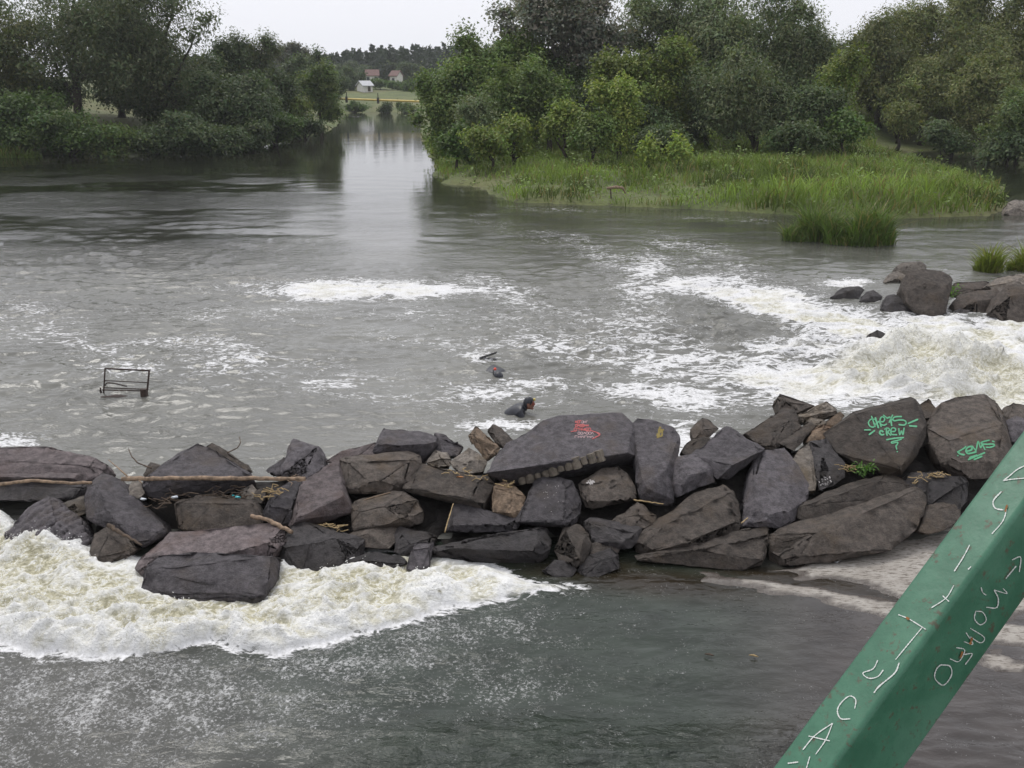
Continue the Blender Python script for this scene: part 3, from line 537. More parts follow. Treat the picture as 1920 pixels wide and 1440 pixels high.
R('b46', 'boulder', 'large humped dark boulder with a pale cracked upper edge', 'rock_b', [(1188, 1022), (1195, 1005), (1240, 970), (1270, 945), (1300, 925), (1356, 909), (1376, 919), (1389, 945), (1392, 970), (1387, 998), (1340, 1020), (1300, 1030), (1200, 1040), (1190, 1037)], [(1247, 984, .24), (1308, 946, .26), (1366, 926, .2), (1292, 1016, .26), (1380, 985, .12)], 0.8)
R('b47', 'flat_boulder', 'long low slab on the water line beneath the humped dark boulder', 'rock_b', [(1191, 1042), (1260, 1030), (1310, 1020), (1385, 994), (1442, 987), (1444, 1010), (1441, 1056), (1390, 1070), (1310, 1070), (1250, 1060), (1195, 1050)], [(1300, 1032, .2), (1370, 1010, .24), (1438, 1004, .2), (1430, 1050, .14)], 0.7, yf=12.15)
R('b48', 'boulder', 'low dark block with a pale chipped corner left of the humped boulder', 'rock_w', [(1095, 978), (1105, 967), (1130, 972), (1202, 990), (1198, 1012), (1186, 1028), (1165, 1030), (1110, 1018), (1100, 998)], [(1105, 980, .14), (1190, 1000, .14), (1175, 1018, .16)], 0.6)
R('s49', 'stone', 'peaked brown stone in the hollow between the white-splashed and humped boulders', 'rock_b', [(1146, 978), (1195, 942), (1232, 965), (1230, 984), (1195, 996), (1160, 990)], [(1196, 966, .12)], 0.5)
R('b50', 'boulder', 'upright egg-shaped brown stone beside the right end of the notched slab', 'rock_b', [(1038, 1032), (1055, 989), (1085, 982), (1104, 1000), (1109, 1022), (1096, 1054), (1080, 1066), (1050, 1056)], [(1060, 992, .16), (1092, 1014, .2), (1087, 1052, .18)], 0.6, yf=12.05)
R('s51', 'stone', 'low jagged stone at the water edge right of the egg-shaped stone', 'rock_w', [(1078, 1074), (1105, 1040), (1145, 1027), (1158, 1040), (1160, 1066), (1120, 1082), (1090, 1084)], [(1130, 1052, .1), (1148, 1048, .1)], 0.5, yf=12.0)
R('s52', 'stone', 'thin brown stone on top of the low jagged water-edge stone', 'rock_b', [(1104, 1022), (1130, 1019), (1162, 1030), (1157, 1040), (1108, 1042)], (), 0.4, yf=12.2)
R('s53', 'stone', 'reddish stone half under water below the egg-shaped stone', 'rock_w', [(1018, 1070), (1040, 1050), (1060, 1053), (1082, 1068), (1072, 1082), (1040, 1082)], (), 0.4, yf=12.0)
R('b54', 'boulder', 'big standing pitted boulder with a tan left edge, centre right', 'rock', [(1391, 990), (1395, 940), (1405, 880), (1414, 865), (1430, 841), (1448, 847), (1470, 841), (1490, 860), (1505, 884), (1518, 910), (1521, 932), (1496, 948), (1492, 978), (1468, 990), (1430, 993)], [(1412, 896, .16), (1418, 958, .22), (1465, 968, .28), (1500, 905, .12)], 0.9)
R('s55', 'leaning_boulder', 'pale tan upright slab squeezed right of the standing pitted boulder', 'rock_l', [(1486, 862), (1500, 840), (1518, 825), (1525, 850), (1531, 900), (1528, 928), (1510, 918), (1489, 888)], [(1522, 870, .1)], 0.5)
R('s56', 'boulder', 'dark stone with white streaks at its foot, right of the pale upright slab', 'rock_w', [(1517, 829), (1550, 820), (1562, 848), (1584, 870), (1584, 895), (1562, 912), (1536, 922), (1528, 890)], [(1540, 850, .1), (1560, 890, .1)], 0.5)
R('b57', 'flat_boulder', 'long slab with an ochre left end lying behind the longest front slab', 'rock_b', [(1494, 984), (1492, 955), (1508, 938), (1560, 914), (1660, 886), (1682, 892), (1724, 912), (1704, 930), (1600, 955), (1540, 976), (1500, 990)], [(1502, 950, .2), (1560, 928, .22), (1650, 902, .2)], 0.7)
R('b58', 'flat_boulder', 'longest front slab with a pale broken left end on the dry concrete', 'rock_b', [(1440, 1054), (1442, 1005), (1460, 992), (1500, 987), (1540, 969), (1650, 930), (1720, 910), (1738, 917), (1741, 950), (1727, 986), (1702, 1006), (1670, 1032), (1640, 1038), (1560, 1054), (1460, 1062)], [(1528, 1000, .3), (1650, 953, .28), (1722, 918, .16), (1500, 1044, .12), (1612, 1034, .16)], 0.7, yf=12.1)
R('s59', 'boulder', 'dark block with a flat top right of the long slabs', 'rock_w', [(1733, 908), (1745, 893), (1800, 891), (1817, 903), (1813, 940), (1800, 954), (1738, 950)], [(1742, 902, .14), (1805, 906, .16)], 0.6)
R('s60', 'stone', 'low brown stone on the concrete under the dark flat-topped block', 'rock_b', [(1722, 996), (1738, 945), (1770, 935), (1802, 944), (1806, 975), (1772, 994), (1740, 1002)], [(1760, 952, .12)], 0.5)
R('b61', 'boulder', 'brown slanting block on the crest left of the loose flat stones', 'rock_b', [(1393, 816), (1450, 775), (1468, 767), (1491, 768), (1502, 800), (1490, 813), (1460, 838), (1445, 846), (1420, 832)], [(1478, 790, .08)], 0.6, yf=12.4)
R('s62', 'stone', 'dark oblong stone, hindmost at the water among the loose flat stones', 'rock_b', [(1456, 750), (1462, 739), (1480, 745), (1532, 762), (1504, 775), (1463, 769)], [(1470, 752, .08)], 0.5, yf=12.9)
R('s63', 'flat_boulder', 'pale flat-topped stone uppermost in the loose pile by the lettered boulders', 'rock_l', [(1493, 778), (1550, 753), (1570, 767), (1573, 776), (1540, 784), (1515, 790), (1500, 792)], [(1500, 784, .12), (1568, 770, .12)], 0.5, yf=12.7)
R('s64', 'stone', 'small light chip under the pale flat-topped stone', 'rock_l', [(1512, 794), (1520, 783), (1548, 787), (1552, 796), (1530, 800)], (), 0.35, yf=12.5)
R('s65', 'flat_boulder', 'brown brick-shaped stone slanting below the loose flat stones', 'rock_b', [(1459, 832), (1520, 792), (1529, 800), (1516, 822), (1491, 844)], [(1495, 826, .08)], 0.5, yf=12.3)
R('s66', 'stone', 'ochre-edged stone right of the slanting brick-shaped stone', 'rock_t', [(1514, 830), (1524, 805), (1545, 795), (1562, 799), (1554, 822), (1520, 830)], [(1540, 808, .08)], 0.45, yf=12.3)
R('s67', 'stone', 'narrow mossy stone leaning on the left side of the first lettered boulder', 'rock_t', [(1545, 797), (1575, 771), (1584, 779), (1566, 800)], (), 0.4, yf=12.5)
R('graf1', 'lettered_boulder', 'brown boulder with two lines of green spray lettering, sharp point down', 'rock_b', [(1543, 813), (1575, 785), (1600, 772), (1660, 757), (1712, 743), (1722, 751), (1737, 792), (1737, 816), (1718, 856), (1690, 890), (1665, 892), (1610, 872), (1568, 848)], [(1603, 777, .34), (1640, 825, .4), (1688, 880, .34), (1716, 750, .14), (1733, 800, .14)], 0.9, amp=0.7)
R('s69', 'stone', 'small rounded stone peeping out between the two green-lettered boulders', 'rock_b', [(1722, 760), (1740, 749), (1754, 764), (1746, 785), (1728, 785)], (), 0.4, yf=12.7)
R('graf2', 'lettered_boulder', 'brown boulder with one green spray word and a layered top, by the beam', 'rock_b', [(1738, 802), (1748, 774), (1765, 755), (1790, 745), (1808, 746), (1845, 739), (1866, 752), (1883, 774), (1885, 790), (1896, 812), (1900, 850), (1880, 888), (1845, 898), (1800, 898), (1768, 874), (1743, 832)], [(1780, 826, .3), (1880, 795, .34), (1790, 790, .16), (1845, 745, .06), (1785, 868, .22), (1870, 870, .24)], 0.9, amp=0.7)
R('s71', 'stone', 'dark mossy stone on the crest at the right edge', 'rock_b', [(1892, 780), (1900, 752), (1916, 755), (1965, 770), (1965, 800), (1900, 804)], (), 0.5, yf=12.6)
R('s72', 'boulder', 'grey block under the mossy crest stone, partly behind the green beam', 'rock', [(1885, 788), (1905, 778), (1965, 795), (1965, 845), (1896, 830)], [(1910, 790, .1)], 0.6, yf=12.3)
R('s73', 'stone', 'low dark stone under the point of the first lettered boulder', 'rock_w', [(1685, 912), (1712, 884), (1760, 882), (1792, 896), (1745, 922), (1700, 924)], [(1735, 896, .08)], 0.5)
# stones in the rapids at the right
def RM(key, name, label, mat, outline, ridge=(), t=0.8, base=None, s=0.9, **kw):
    b = max(p[1] for p in outline) if base is None else base
    rock(key, name, label, mat, outline, ridge, t, yf=float(atz(1700, b - 2)[1]), s=s, group='stones in the rapids', edge=0.09, **kw)
RM('m1', 'stone', 'black wet stone, leftmost of the line of stones in the rapids', 'rock_w', [(1557, 557), (1580, 539), (1610, 536), (1622, 543), (1613, 557), (1605, 564), (1575, 565)], [(1590, 546, .2)])
RM('m2', 'stone', 'small dark pointed stone, second from the left in the rapids line', 'rock_w', [(1611, 565), (1625, 547), (1637, 544), (1655, 556), (1652, 570), (1620, 570)], [(1635, 555, .15)])
RM('m3', 'stone', 'jagged dark stone at the left foot of the big rounded midstream boulder', 'rock_w', [(1650, 580), (1660, 570), (1663, 554), (1675, 550), (1692, 560), (1722, 580), (1718, 592), (1670, 592)], [(1675, 566, .15)])
RM('m5', 'stone', 'pale stone low in the water behind the big rounded midstream boulder', 'rock_l', [(1654, 532), (1668, 513), (1682, 507), (1704, 518), (1700, 536)], [(1685, 522, .2)], base=536)
RM('m6', 'stone', 'white striated stone, farthest back behind the midstream boulder', 'rock_l', [(1680, 500), (1690, 492), (1725, 489), (1737, 498), (1737, 512), (1700, 516), (1682, 512)], [(1700, 500, .15)], base=520)
RM('m4', 'big_boulder', 'big rounded brown boulder standing midstream in the rapids', 'rock_b', [(1691, 540), (1700, 511), (1730, 503), (1765, 507), (1788, 522), (1783, 560), (1771, 592), (1750, 599), (1724, 588), (1699, 567)], [(1705, 545, .15), (1735, 530, .3), (1770, 540, .25), (1745, 585, .15)], 0.9, bev=0.09)
RM('m7', 'boulder', 'grey-topped stone right behind the midstream boulder', 'rock_b', [(1780, 552), (1790, 530), (1815, 533), (1850, 527), (1872, 540), (1852, 556), (1800, 560)], [(1825, 542, .15)], base=566)
RM('m8', 'boulder', 'low hump-backed boulder with a green tuft right of the midstream boulder', 'rock_b', [(1783, 574), (1798, 553), (1840, 551), (1870, 540), (1882, 555), (1870, 584), (1830, 593), (1790, 586)], [(1830, 565, .2), (1860, 560, .2)], bev=0.06)
RM('m9', 'boulder', 'pale flat-topped boulder at the right edge, upper one in the rapids', 'rock_l', [(1846, 538), (1870, 520), (1950, 508), (1950, 545), (1880, 552)], [(1900, 528, .2)], base=570)
RM('m10', 'boulder', 'massive brown boulder at the right edge, lower one in the rapids', 'rock_b', [(1858, 584), (1872, 550), (1890, 535), (1950, 533), (1950, 606), (1910, 610), (1885, 604)], [(1895, 555, .2), (1930, 550, .2), (1905, 600, -.2)], bev=0.06)
RM('m11', 'stone', 'tiny black stone in the white water below the midstream boulder', 'rock_w', [(1778, 588), (1800, 578), (1822, 583), (1812, 596), (1790, 595)])
RM('m12', 'stone', 'lone dark stone poking out of the cream rapids', 'rock_w', [(1627, 646), (1632, 625), (1645, 619), (1660, 626), (1656, 650)], t=0.5)
RM('m13', 'stone', 'pale block at the right tip of the reed bank', 'rock_l', [(1884, 400), (1890, 380), (1905, 374), (1935, 380), (1935, 404), (1900, 406)], [(1905, 388, .3)], base=406)
# dark lumpy sheet set behind the boulders, standing in for shade in the gaps
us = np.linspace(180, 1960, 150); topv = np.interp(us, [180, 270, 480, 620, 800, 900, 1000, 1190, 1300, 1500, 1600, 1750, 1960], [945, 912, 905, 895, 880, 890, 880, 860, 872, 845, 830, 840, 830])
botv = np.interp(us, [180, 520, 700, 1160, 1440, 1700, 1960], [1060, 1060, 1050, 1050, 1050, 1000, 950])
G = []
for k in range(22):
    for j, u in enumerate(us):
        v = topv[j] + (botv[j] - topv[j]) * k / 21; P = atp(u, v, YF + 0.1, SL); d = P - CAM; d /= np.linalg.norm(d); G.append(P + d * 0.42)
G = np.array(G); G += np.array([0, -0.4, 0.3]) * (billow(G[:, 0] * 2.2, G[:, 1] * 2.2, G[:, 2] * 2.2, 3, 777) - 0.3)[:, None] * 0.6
o = mk('gap_shade_sheet', G, gridF(22, 150), M['gap_shade']); tag(o, 'dark lumpy sheet standing in for shade in the hollows between the boulders', 'gap_shade', kind='stuff')
# ------------------------------------------------------------------ vegetation
def leaf_mat(name, rough=0.55, trans=0.3):
    m, nt = newmat(name); col = attr(nt, 'leafcol').outputs['Color']
    p = princ(nt, col, rough, Specular_IOR_Level=0.3)
    tcol = mixc(nt, 1.0, col, (1.15, 1.25, 0.6), 'MULTIPLY')
    t = nd(nt, 'ShaderNodeBsdfTranslucent', {'Color': tcol}).outputs[0]
    fin(nt, nd(nt, 'ShaderNodeMixShader', {0: trans, 1: p, 2: t}).outputs[0]); return m
M['leaf'] = leaf_mat('foliage'); M['grass'] = leaf_mat('grass_blades', 0.6, 0.3)
M['bark'] = simple('bark', (0.045, 0.036, 0.028), 0.9, 0.4, 9, 0.5)
M['bark_pale'] = simple('bark_pale', (0.16, 0.15, 0.13), 0.9, 0.4, 9, 0.5)
def unit(v): return v / (np.linalg.norm(v, axis=-1, keepdims=True) + 1e-9)
def leaves(P, Nn, ax, L, Wd, col):
    n = len(P); a = unit(ax - (ax * Nn).sum(-1, keepdims=True) * Nn); b = np.cross(Nn, a)
    L = np.broadcast_to(L, (n,))[:, None]; Wd = np.broadcast_to(Wd, (n,))[:, None]
    V = np.stack([P - a * L * .5, P + b * Wd * .5 + a * L * 0.05 - Nn * L * 0.06, P + a * L * .5 - Nn * L * 0.12, P - b * Wd * .5 + a * L * 0.05 - Nn * L * 0.06], 1).reshape(-1, 3)
    F = np.arange(4 * n).reshape(-1, 4)
    return V, F, np.repeat(col, 4, 0)
def leaves3(P, Nn, ax, L, Wd, col):          # one bent-away triangle per leaf, for crowns far off
    n = len(P); a = unit(ax - (ax * Nn).sum(-1, keepdims=True) * Nn); b = np.cross(Nn, a)
    L = np.broadcast_to(L, (n,))[:, None]; Wd = np.broadcast_to(Wd, (n,))[:, None]
    V = np.stack([P - a * L * .5 + b * Wd * .45, P - a * L * .3 - b * Wd * .6, P + a * L * .62 - Nn * L * .1], 1).reshape(-1, 3)
    return V, np.arange(3 * n).reshape(-1, 3), np.repeat(col, 3, 0)
KINDS = {   # colour, leaf length, width, droop, clumpiness, shoots
    'willow': dict(col=(0.073, 0.089, 0.045), L=0.30, W=0.10, droop=0.7, sh=0.35),
    'olive':  dict(col=(0.086, 0.096, 0.036), L=0.30, W=0.11, droop=0.5, sh=0.3),
    'maple':  dict(col=(0.075, 0.104, 0.032), L=0.24, W=0.17, droop=0.15, sh=1.0),
    'bright': dict(col=(0.110, 0.140, 0.034), L=0.24, W=0.17, droop=0.15, sh=1.0),
    'poplar': dict(col=(0.092, 0.094, 0.076), L=0.24, W=0.20, droop=0.1, sh=0.7),
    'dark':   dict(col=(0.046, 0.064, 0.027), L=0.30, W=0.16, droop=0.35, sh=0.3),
    'bushy':  dict(col=(0.050, 0.080, 0.022), L=0.28, W=0.18, droop=0.2, sh=0.6),
}
TREE_TRIS = 0
def tree(name, label, kind, u, vt, vb, wpx, y, dens=1.0, group='trees along the river', trunk=0.5, vg=None, cat='tree', lean=0.0, seed=None, tone=1.0):
    """crown between pixel rows vt..vb, wpx wide, at distance y"""
    global TREE_TRIS
    k = KINDS[kind]; r = np.random.default_rng(seed if seed is not None else int(abs(u * 7 + vt * 3 + y * 11)))
    top = aty(u, vt, y); bot = aty(u, vb, y); cx = float(top[0]); z0 = gh(cx, y)
    s = float(np.linalg.norm(top - CAM)) / FPX
    rx = wpx * s / 2; zt, zb = float(top[2]), max(float(bot[2]), z0 + 0.1); rz = (zt - zb) / 2; zc = (zt + zb) / 2; ry = rx * 0.8
    t = thing(name, (cx, y, z0), label, cat, group)
    # lobes
    nl = int(np.clip(8 + rx * rz * 0.7, 9, 30))
    d = unit(r.normal(size=(nl, 3))); d[:, 2] = np.where(d[:, 2] < 0, d[:, 2] * 0.95, d[:, 2])
    rr = r.uniform(0.42, 0.94, nl)[:, None]
    LC = np.array([cx, y, zc]) + d * rr * np.array([rx, ry, rz]); LC[0] = (cx, y, zc)
    LR = r.uniform(0.24, 0.48, nl)[:, None] * np.array([rx, ry, rz * 0.85]); LR[0] = np.array([rx, ry, rz]) * 0.60
    LR = np.maximum(LR, 0.35); ltone = r.uniform(0.78, 1.25, nl)
    area = rx * rz
    n = int(np.clip(2000 * area ** 0.75 * dens * (80.0 / y) ** 0.7, 1500, 24000))
    li = r.integers(0, nl, n); w = (LR[:, 0] * LR[:, 2]); li = r.choice(nl, n, p=w / w.sum())
    ncl = max(30, n // 14); cl = r.choice(nl, ncl, p=w / w.sum()); cd_ = unit(r.normal(size=(ncl, 3))); cd_[:, 2] += 0.25
    crad = r.uniform(0.62, 1.06, ncl)[:, None]; CC = LC[cl] + unit(cd_) * LR[cl] * crad
    ci = r.integers(0, ncl, n)
    spread = 0.34 + 0.03 * rx
    P = CC[ci] + np.clip(r.normal(size=(n, 3)), -1.5, 1.5) * np.array([spread, spread, spread * (0.55 + 0.6 * k['droop'])])
    out = unit(CC[ci] - LC[cl[ci]])
    # upright shoots breaking the outline
    ns = int(n * 0.10 * k['sh'])
    if ns:
        tops = np.argsort(-(CC[:, 2] + r.normal(size=ncl) * rz * 0.35))[: max(8, ncl // 4)]
        q = r.choice(tops, ns); tt = r.random(ns)
        hgt = (0.5 + 0.09 * rz) * r.uniform(0.5, 1.5, ncl)[q]
        P[:ns] = CC[q] + np.stack([r.normal(0, 0.10, ns), r.normal(0, 0.10, ns), tt * hgt], -1); ci[:ns] = q
    P[:, 2] = np.maximum(P[:, 2], z0 + 0.05)
    Nn = unit(out * 0.7 + np.array([0, 0, 0.55]) + r.normal(size=(n, 3)) * 0.42)
    ax = unit(r.normal(size=(n, 3)) + np.array([0, 0, -1.6 * k['droop']]) + out * 0.5)
    f = 0.78 * (y / 75.0) ** 0.45
    L = k['L'] * r.uniform(0.7, 1.35, n) * f; Wd = k['W'] * r.uniform(0.7, 1.3, n) * f
    big = r.random(n) < 0.26          # deep inner leaf masses
    P[big] = LC[li[big]] + r.normal(size=(big.sum(), 3)) * LR[li[big]] * 0.26; L[big] *= 1.7; Wd[big] *= 2.3
    P[:, 2] = np.maximum(P[:, 2], z0 + 0.05)
    ctone = r.uniform(0.72, 1.30, ncl)
    tint_ = (ltone[cl[ci]] * ctone[ci] * r.uniform(0.88, 1.12, n) * tone * 1.55)[:, None]
    hue = 1 + (r.random((ncl, 1))[ci] - 0.5) * np.array([0.5, 0.12, 0.2])
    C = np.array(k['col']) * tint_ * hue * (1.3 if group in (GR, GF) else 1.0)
    P[:, 0] += lean * (P[:, 2] - z0)
    V, F, CV = leaves3(P, Nn, ax, L, Wd * 1.25, C)
    mk('crown', V, F, M['leaf'], t, smooth=False, cols={'leafcol': CV}); TREE_TRIS += 2 * n
    # trunk and limbs
    mb = MB(); rt = 0.05 + 0.028 * (zt - z0)
    top_ = np.array([cx + lean * rz, y, zb + rz * 1.1]); base = np.array([cx, y, z0 - 0.4])
    zig = lambda a, b, m, j: np.array([a + (b - a) * q / (m - 1) + r.normal(size=3) * j * (0 < q < m - 1) for q in range(m)])
    mb.tube(zig(base, top_, 6, rt * 0.7), np.linspace(rt, rt * 0.3, 6) * np.array([1.35, 1, 1, 1, 1, 1]), 7)
    for j in range(5):
        q = r.uniform(0.2, 0.7); a = base + (top_ - base) * q; b = LC[r.integers(0, nl)]
        mb.tube(zig(a, b, 5, rt * 0.6), np.linspace(rt * 0.5, rt * 0.12, 5), 5)
    mb.build('trunk', M['bark_pale'] if kind == 'poplar' else M['bark'], t, smooth=True)
    return t
T = tree
GL, GR, GF, GB = 'trees on the left bank', 'trees of the right grove', 'trees on the far right bank', 'bushes along the left bank'
# left bank
T('willow_tree', 'largest dark willow, its crown filling the top left corner', 'willow', 110, -120, 215, 330, 100, group=GL, lean=-.02)
T('willow_tree', 'grey-green willow with a domed crown right of the largest willow', 'willow', 290, -55, 225, 260, 102, group=GL)
T('willow_tree', 'willow cut by the left edge, yellowish against the sky', 'olive', -45, 10, 190, 190, 98, group=GL)
T('willow_tree', 'hindmost willow filling the gap between the two big left-bank willows', 'dark', 200, -20, 200, 220, 112, group=GL)
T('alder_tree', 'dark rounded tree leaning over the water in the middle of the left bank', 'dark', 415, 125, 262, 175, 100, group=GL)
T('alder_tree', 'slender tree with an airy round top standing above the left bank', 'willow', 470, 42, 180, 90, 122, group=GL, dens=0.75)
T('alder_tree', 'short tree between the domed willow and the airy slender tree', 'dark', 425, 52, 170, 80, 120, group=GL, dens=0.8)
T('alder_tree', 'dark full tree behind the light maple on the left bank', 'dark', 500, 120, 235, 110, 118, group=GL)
T('oak_tree', 'distant spreading tree with a flat grey crown beyond the left bank', 'poplar', 538, 76, 130, 66, 190, group=GL, dens=0.8)
T('oak_tree', 'distant rounded tree sloping down to the river gap, left side', 'dark', 592, 95, 205, 84, 175, group=GL, tone=1.15)
T('oak_tree', 'distant rounded tree left of the sloping one, behind the slender tree', 'dark', 545, 100, 200, 90, 165, group=GL, tone=1.15)
T('maple_tree', 'light green maple at the river bend, last on the left bank', 'maple', 596, 124, 246, 92, 128, group=GL)
T('maple_tree', 'small yellow-green maple left of the last left-bank tree', 'bright', 545, 165, 250, 76, 122, group=GL, tone=0.85)
for i, (u, vt, vb, w, y, kd, lab) in enumerate([
    (20, 180, 280, 170, 93, 'bushy', 'leafy bush at the left edge under the yellowish willow'),
    (120, 200, 288, 130, 92, 'bushy', 'leafy bank bush left of the forked willow trunk'),
    (200, 225, 288, 110, 92, 'maple', 'light-topped low bush in front of the forked willow trunk'),
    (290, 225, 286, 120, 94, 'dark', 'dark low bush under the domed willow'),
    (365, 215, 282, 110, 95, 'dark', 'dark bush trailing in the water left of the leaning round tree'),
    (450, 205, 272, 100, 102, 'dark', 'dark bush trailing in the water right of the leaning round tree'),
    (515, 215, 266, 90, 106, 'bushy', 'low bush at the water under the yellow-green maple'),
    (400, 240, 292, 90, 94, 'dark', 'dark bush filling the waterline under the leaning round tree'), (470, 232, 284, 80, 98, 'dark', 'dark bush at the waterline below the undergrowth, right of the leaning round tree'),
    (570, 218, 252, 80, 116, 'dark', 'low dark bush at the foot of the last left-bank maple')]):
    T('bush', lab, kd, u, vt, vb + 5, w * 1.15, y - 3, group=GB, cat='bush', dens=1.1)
# right grove, on the island
T('maple_tree', 'outermost maple of the grove, overhanging the river gap', 'maple', 828, 128, 290, 116, 84, group=GR)
T('maple_tree', 'tall pale maple with upright shoots at the left shoulder of the grove', 'maple', 885, 66, 230, 150, 86, group=GR)
T('willow_tree', 'small grey willow low at the left end of the grove', 'willow', 895, 165, 290, 90, 74, group=GR, tone=1.1)
T('maple_tree', 'bushy maple with pale tips left of the grey poplar', 'maple', 965, 40, 200, 130, 88, group=GR)
T('poplar_tree', 'tall purplish grey poplar, its crown cut by the top edge', 'poplar', 1060, -60, 165, 230, 90, group=GR, dens=1.1)
T('maple_tree', 'green maple in front of the grey poplar, left one', 'maple', 960, 112, 260, 120, 78, group=GR)
T('maple_tree', 'green maple in front of the grey poplar, right one', 'maple', 1030, 110, 265, 110, 79, group=GR, tone=0.9)
T('maple_tree', 'broad maple with a light rounded top right of the grey poplar', 'bright', 1170, 76, 230, 130, 80, group=GR, tone=0.75)
T('maple_tree', 'maple with an ochre-green top under the tallest willows', 'bright', 1250, 92, 250, 140, 79, group=GR, tone=0.65)
T('willow_tree', 'tall willow at the top edge right of the grey poplar', 'willow', 1255, -50, 150, 180, 92, group=GR, tone=1.15)
T('willow_tree', 'tallest grey-green willow of the grove, right of centre', 'willow', 1395, -60, 160, 260, 90, group=GR, tone=1.15)
T('willow_tree', 'silvery willow low in front of the tallest willow', 'willow', 1425, 80, 285, 190, 76, group=GR, tone=1.0)
T('willow_tree', 'willow with a narrow top at the right end of the grove, against the sky gap', 'willow', 1525, -25, 180, 110, 86, group=GR, tone=1.05)
T('willow_tree', 'dark willow low under the narrow-topped willow', 'dark', 1520, 130, 285, 150, 76, group=GR)
T('maple_tree', 'yellowish maple closing the right end of the grove', 'bright', 1572, 84, 250, 100, 80, group=GR, tone=0.75)
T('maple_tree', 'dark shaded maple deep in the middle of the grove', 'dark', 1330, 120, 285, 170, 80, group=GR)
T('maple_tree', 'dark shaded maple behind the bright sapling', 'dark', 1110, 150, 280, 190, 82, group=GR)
T('maple_sapling', 'bright yellow-green young maple standing out before the grove', 'bright', 1165, 150, 285, 92, 69, group=GR, dens=1.2, tone=1.15)
T('maple_sapling', 'medium green young maple left of the bright one', 'bright', 1062, 182, 280, 90, 70, group=GR, tone=0.85)
T('maple_sapling', 'bluish green young maple between the two front saplings', 'maple', 1112, 205, 292, 70, 68, group=GR)
T('maple_sapling', 'low young maple with upright tips at the left front of the grove', 'bright', 965, 212, 290, 70, 69, group=GR, tone=0.8)
T('bush', 'rounded light green bush at the left front of the grove', 'bright', 925, 235, 300, 80, 67, group=GR, cat='bush', tone=0.8)
T('bush', 'bush at the water at the left tip of the grove', 'bushy', 855, 230, 318, 70, 71, group=GR, cat='bush')
T('bush', 'dark low bush under the middle of the grove', 'dark', 1240, 225, 290, 120, 72, group=GR, cat='bush')
T('bush', 'dark low bush under the right end of the grove', 'dark', 1480, 230, 290, 130, 72, group=GR, cat='bush')
T('bush', 'green bush right of the shaded willow, at the grove end', 'bushy', 1585, 205, 285, 70, 73, group=GR, cat='bush')
T('sapling', 'thin light sapling rising from the reeds, left one', 'bright', 1218, 268, 312, 26, 62, group=GR, cat='sapling', tone=1.1)
T('sapling', 'thin light sapling rising from the reeds, right one', 'bright', 1275, 264, 310, 22, 62, group=GR, cat='sapling', tone=1.1)
# far right bank
T('willow_tree', 'first tall willow right of the sky gap', 'olive', 1650, 28, 215, 130, 106, group=GF, tone=0.9)
T('willow_tree', 'pale feathery willow top, second right of the sky gap', 'olive', 1725, 0, 210, 130, 108, group=GF, tone=1.05)
T('willow_tree', 'tall willow between the feathery one and the right edge', 'olive', 1800, -30, 200, 150, 108, group=GF)
T('willow_tree', 'tall willow at the top right corner', 'olive', 1900, -50, 190, 170, 108, group=GF)
T('maple_tree', 'olive green tree on the slope below the feathery willow', 'olive', 1745, 100, 245, 150, 98, group=GF, tone=1.1)
T('maple_tree', 'olive green tree low on the slope near the right edge', 'olive', 1850, 110, 265, 160, 94, group=GF, tone=1.1)
T('maple_tree', 'tree overhanging the dark inlet at the right edge', 'maple', 1925, 150, 300, 130, 82, group=GF, tone=0.8)
T('bush', 'small rounded bush left of the slope path', 'olive', 1690, 180, 250, 66, 92, group=GF, cat='bush', tone=1.1)
T('bush', 'dark bush just above the inlet', 'dark', 1790, 235, 292, 90, 86, group=GF, cat='bush')
T('bush', 'bush at the inlet corner under the overhanging tree', 'dark', 1895, 250, 310, 100, 80, group=GF, cat='bush')
T('pine_tree', 'small dark conifer top in the sky gap', 'dark', 1567, 72, 140, 26, 125, group=GF, tone=0.6)
# far end of the river
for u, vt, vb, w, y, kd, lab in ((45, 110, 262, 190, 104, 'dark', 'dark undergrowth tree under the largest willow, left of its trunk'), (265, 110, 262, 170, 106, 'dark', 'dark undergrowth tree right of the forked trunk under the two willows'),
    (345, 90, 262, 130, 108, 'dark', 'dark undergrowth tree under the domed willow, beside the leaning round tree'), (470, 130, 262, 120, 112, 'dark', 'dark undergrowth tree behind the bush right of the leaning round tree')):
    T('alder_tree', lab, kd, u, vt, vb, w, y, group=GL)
for u, vt, vb, w, y, kd, lab in ((1340, 60, 240, 200, 88, 'willow', 'grey-green willow filling the middle of the grove under the tallest willows'), (1480, 40, 230, 160, 88, 'willow', 'grey-green willow left of the narrow-topped willow'),
    (1120, 60, 240, 170, 90, 'dark', 'dark maple under the right side of the grey poplar'), (1010, 90, 250, 150, 90, 'dark', 'dark maple under the left side of the grey poplar'), (1200, 150, 285, 150, 77, 'dark', 'dark shaded maple right of the bright sapling')):
    T('willow_tree' if kd == 'willow' else 'maple_tree', lab, kd, u, vt, vb, w, y, group=GR, tone=1.1)
for u, vt, vb, w, y, lab in ((1668, 45, 225, 150, 102, 'broad olive tree in front of the first willow right of the sky gap'), (1835, 50, 250, 190, 101, 'broad olive tree merging the slope trees near the right edge'), (1700, 90, 240, 150, 112, 'dark olive tree behind the slope, under the first two willows'), (1870, 80, 240, 200, 112, 'dark olive tree behind the slope, under the corner willows')):
    T('willow_tree', lab, 'olive', u, vt, vb, w, y, group=GF, tone=0.8)
GE = 'trees beyond the pipe'
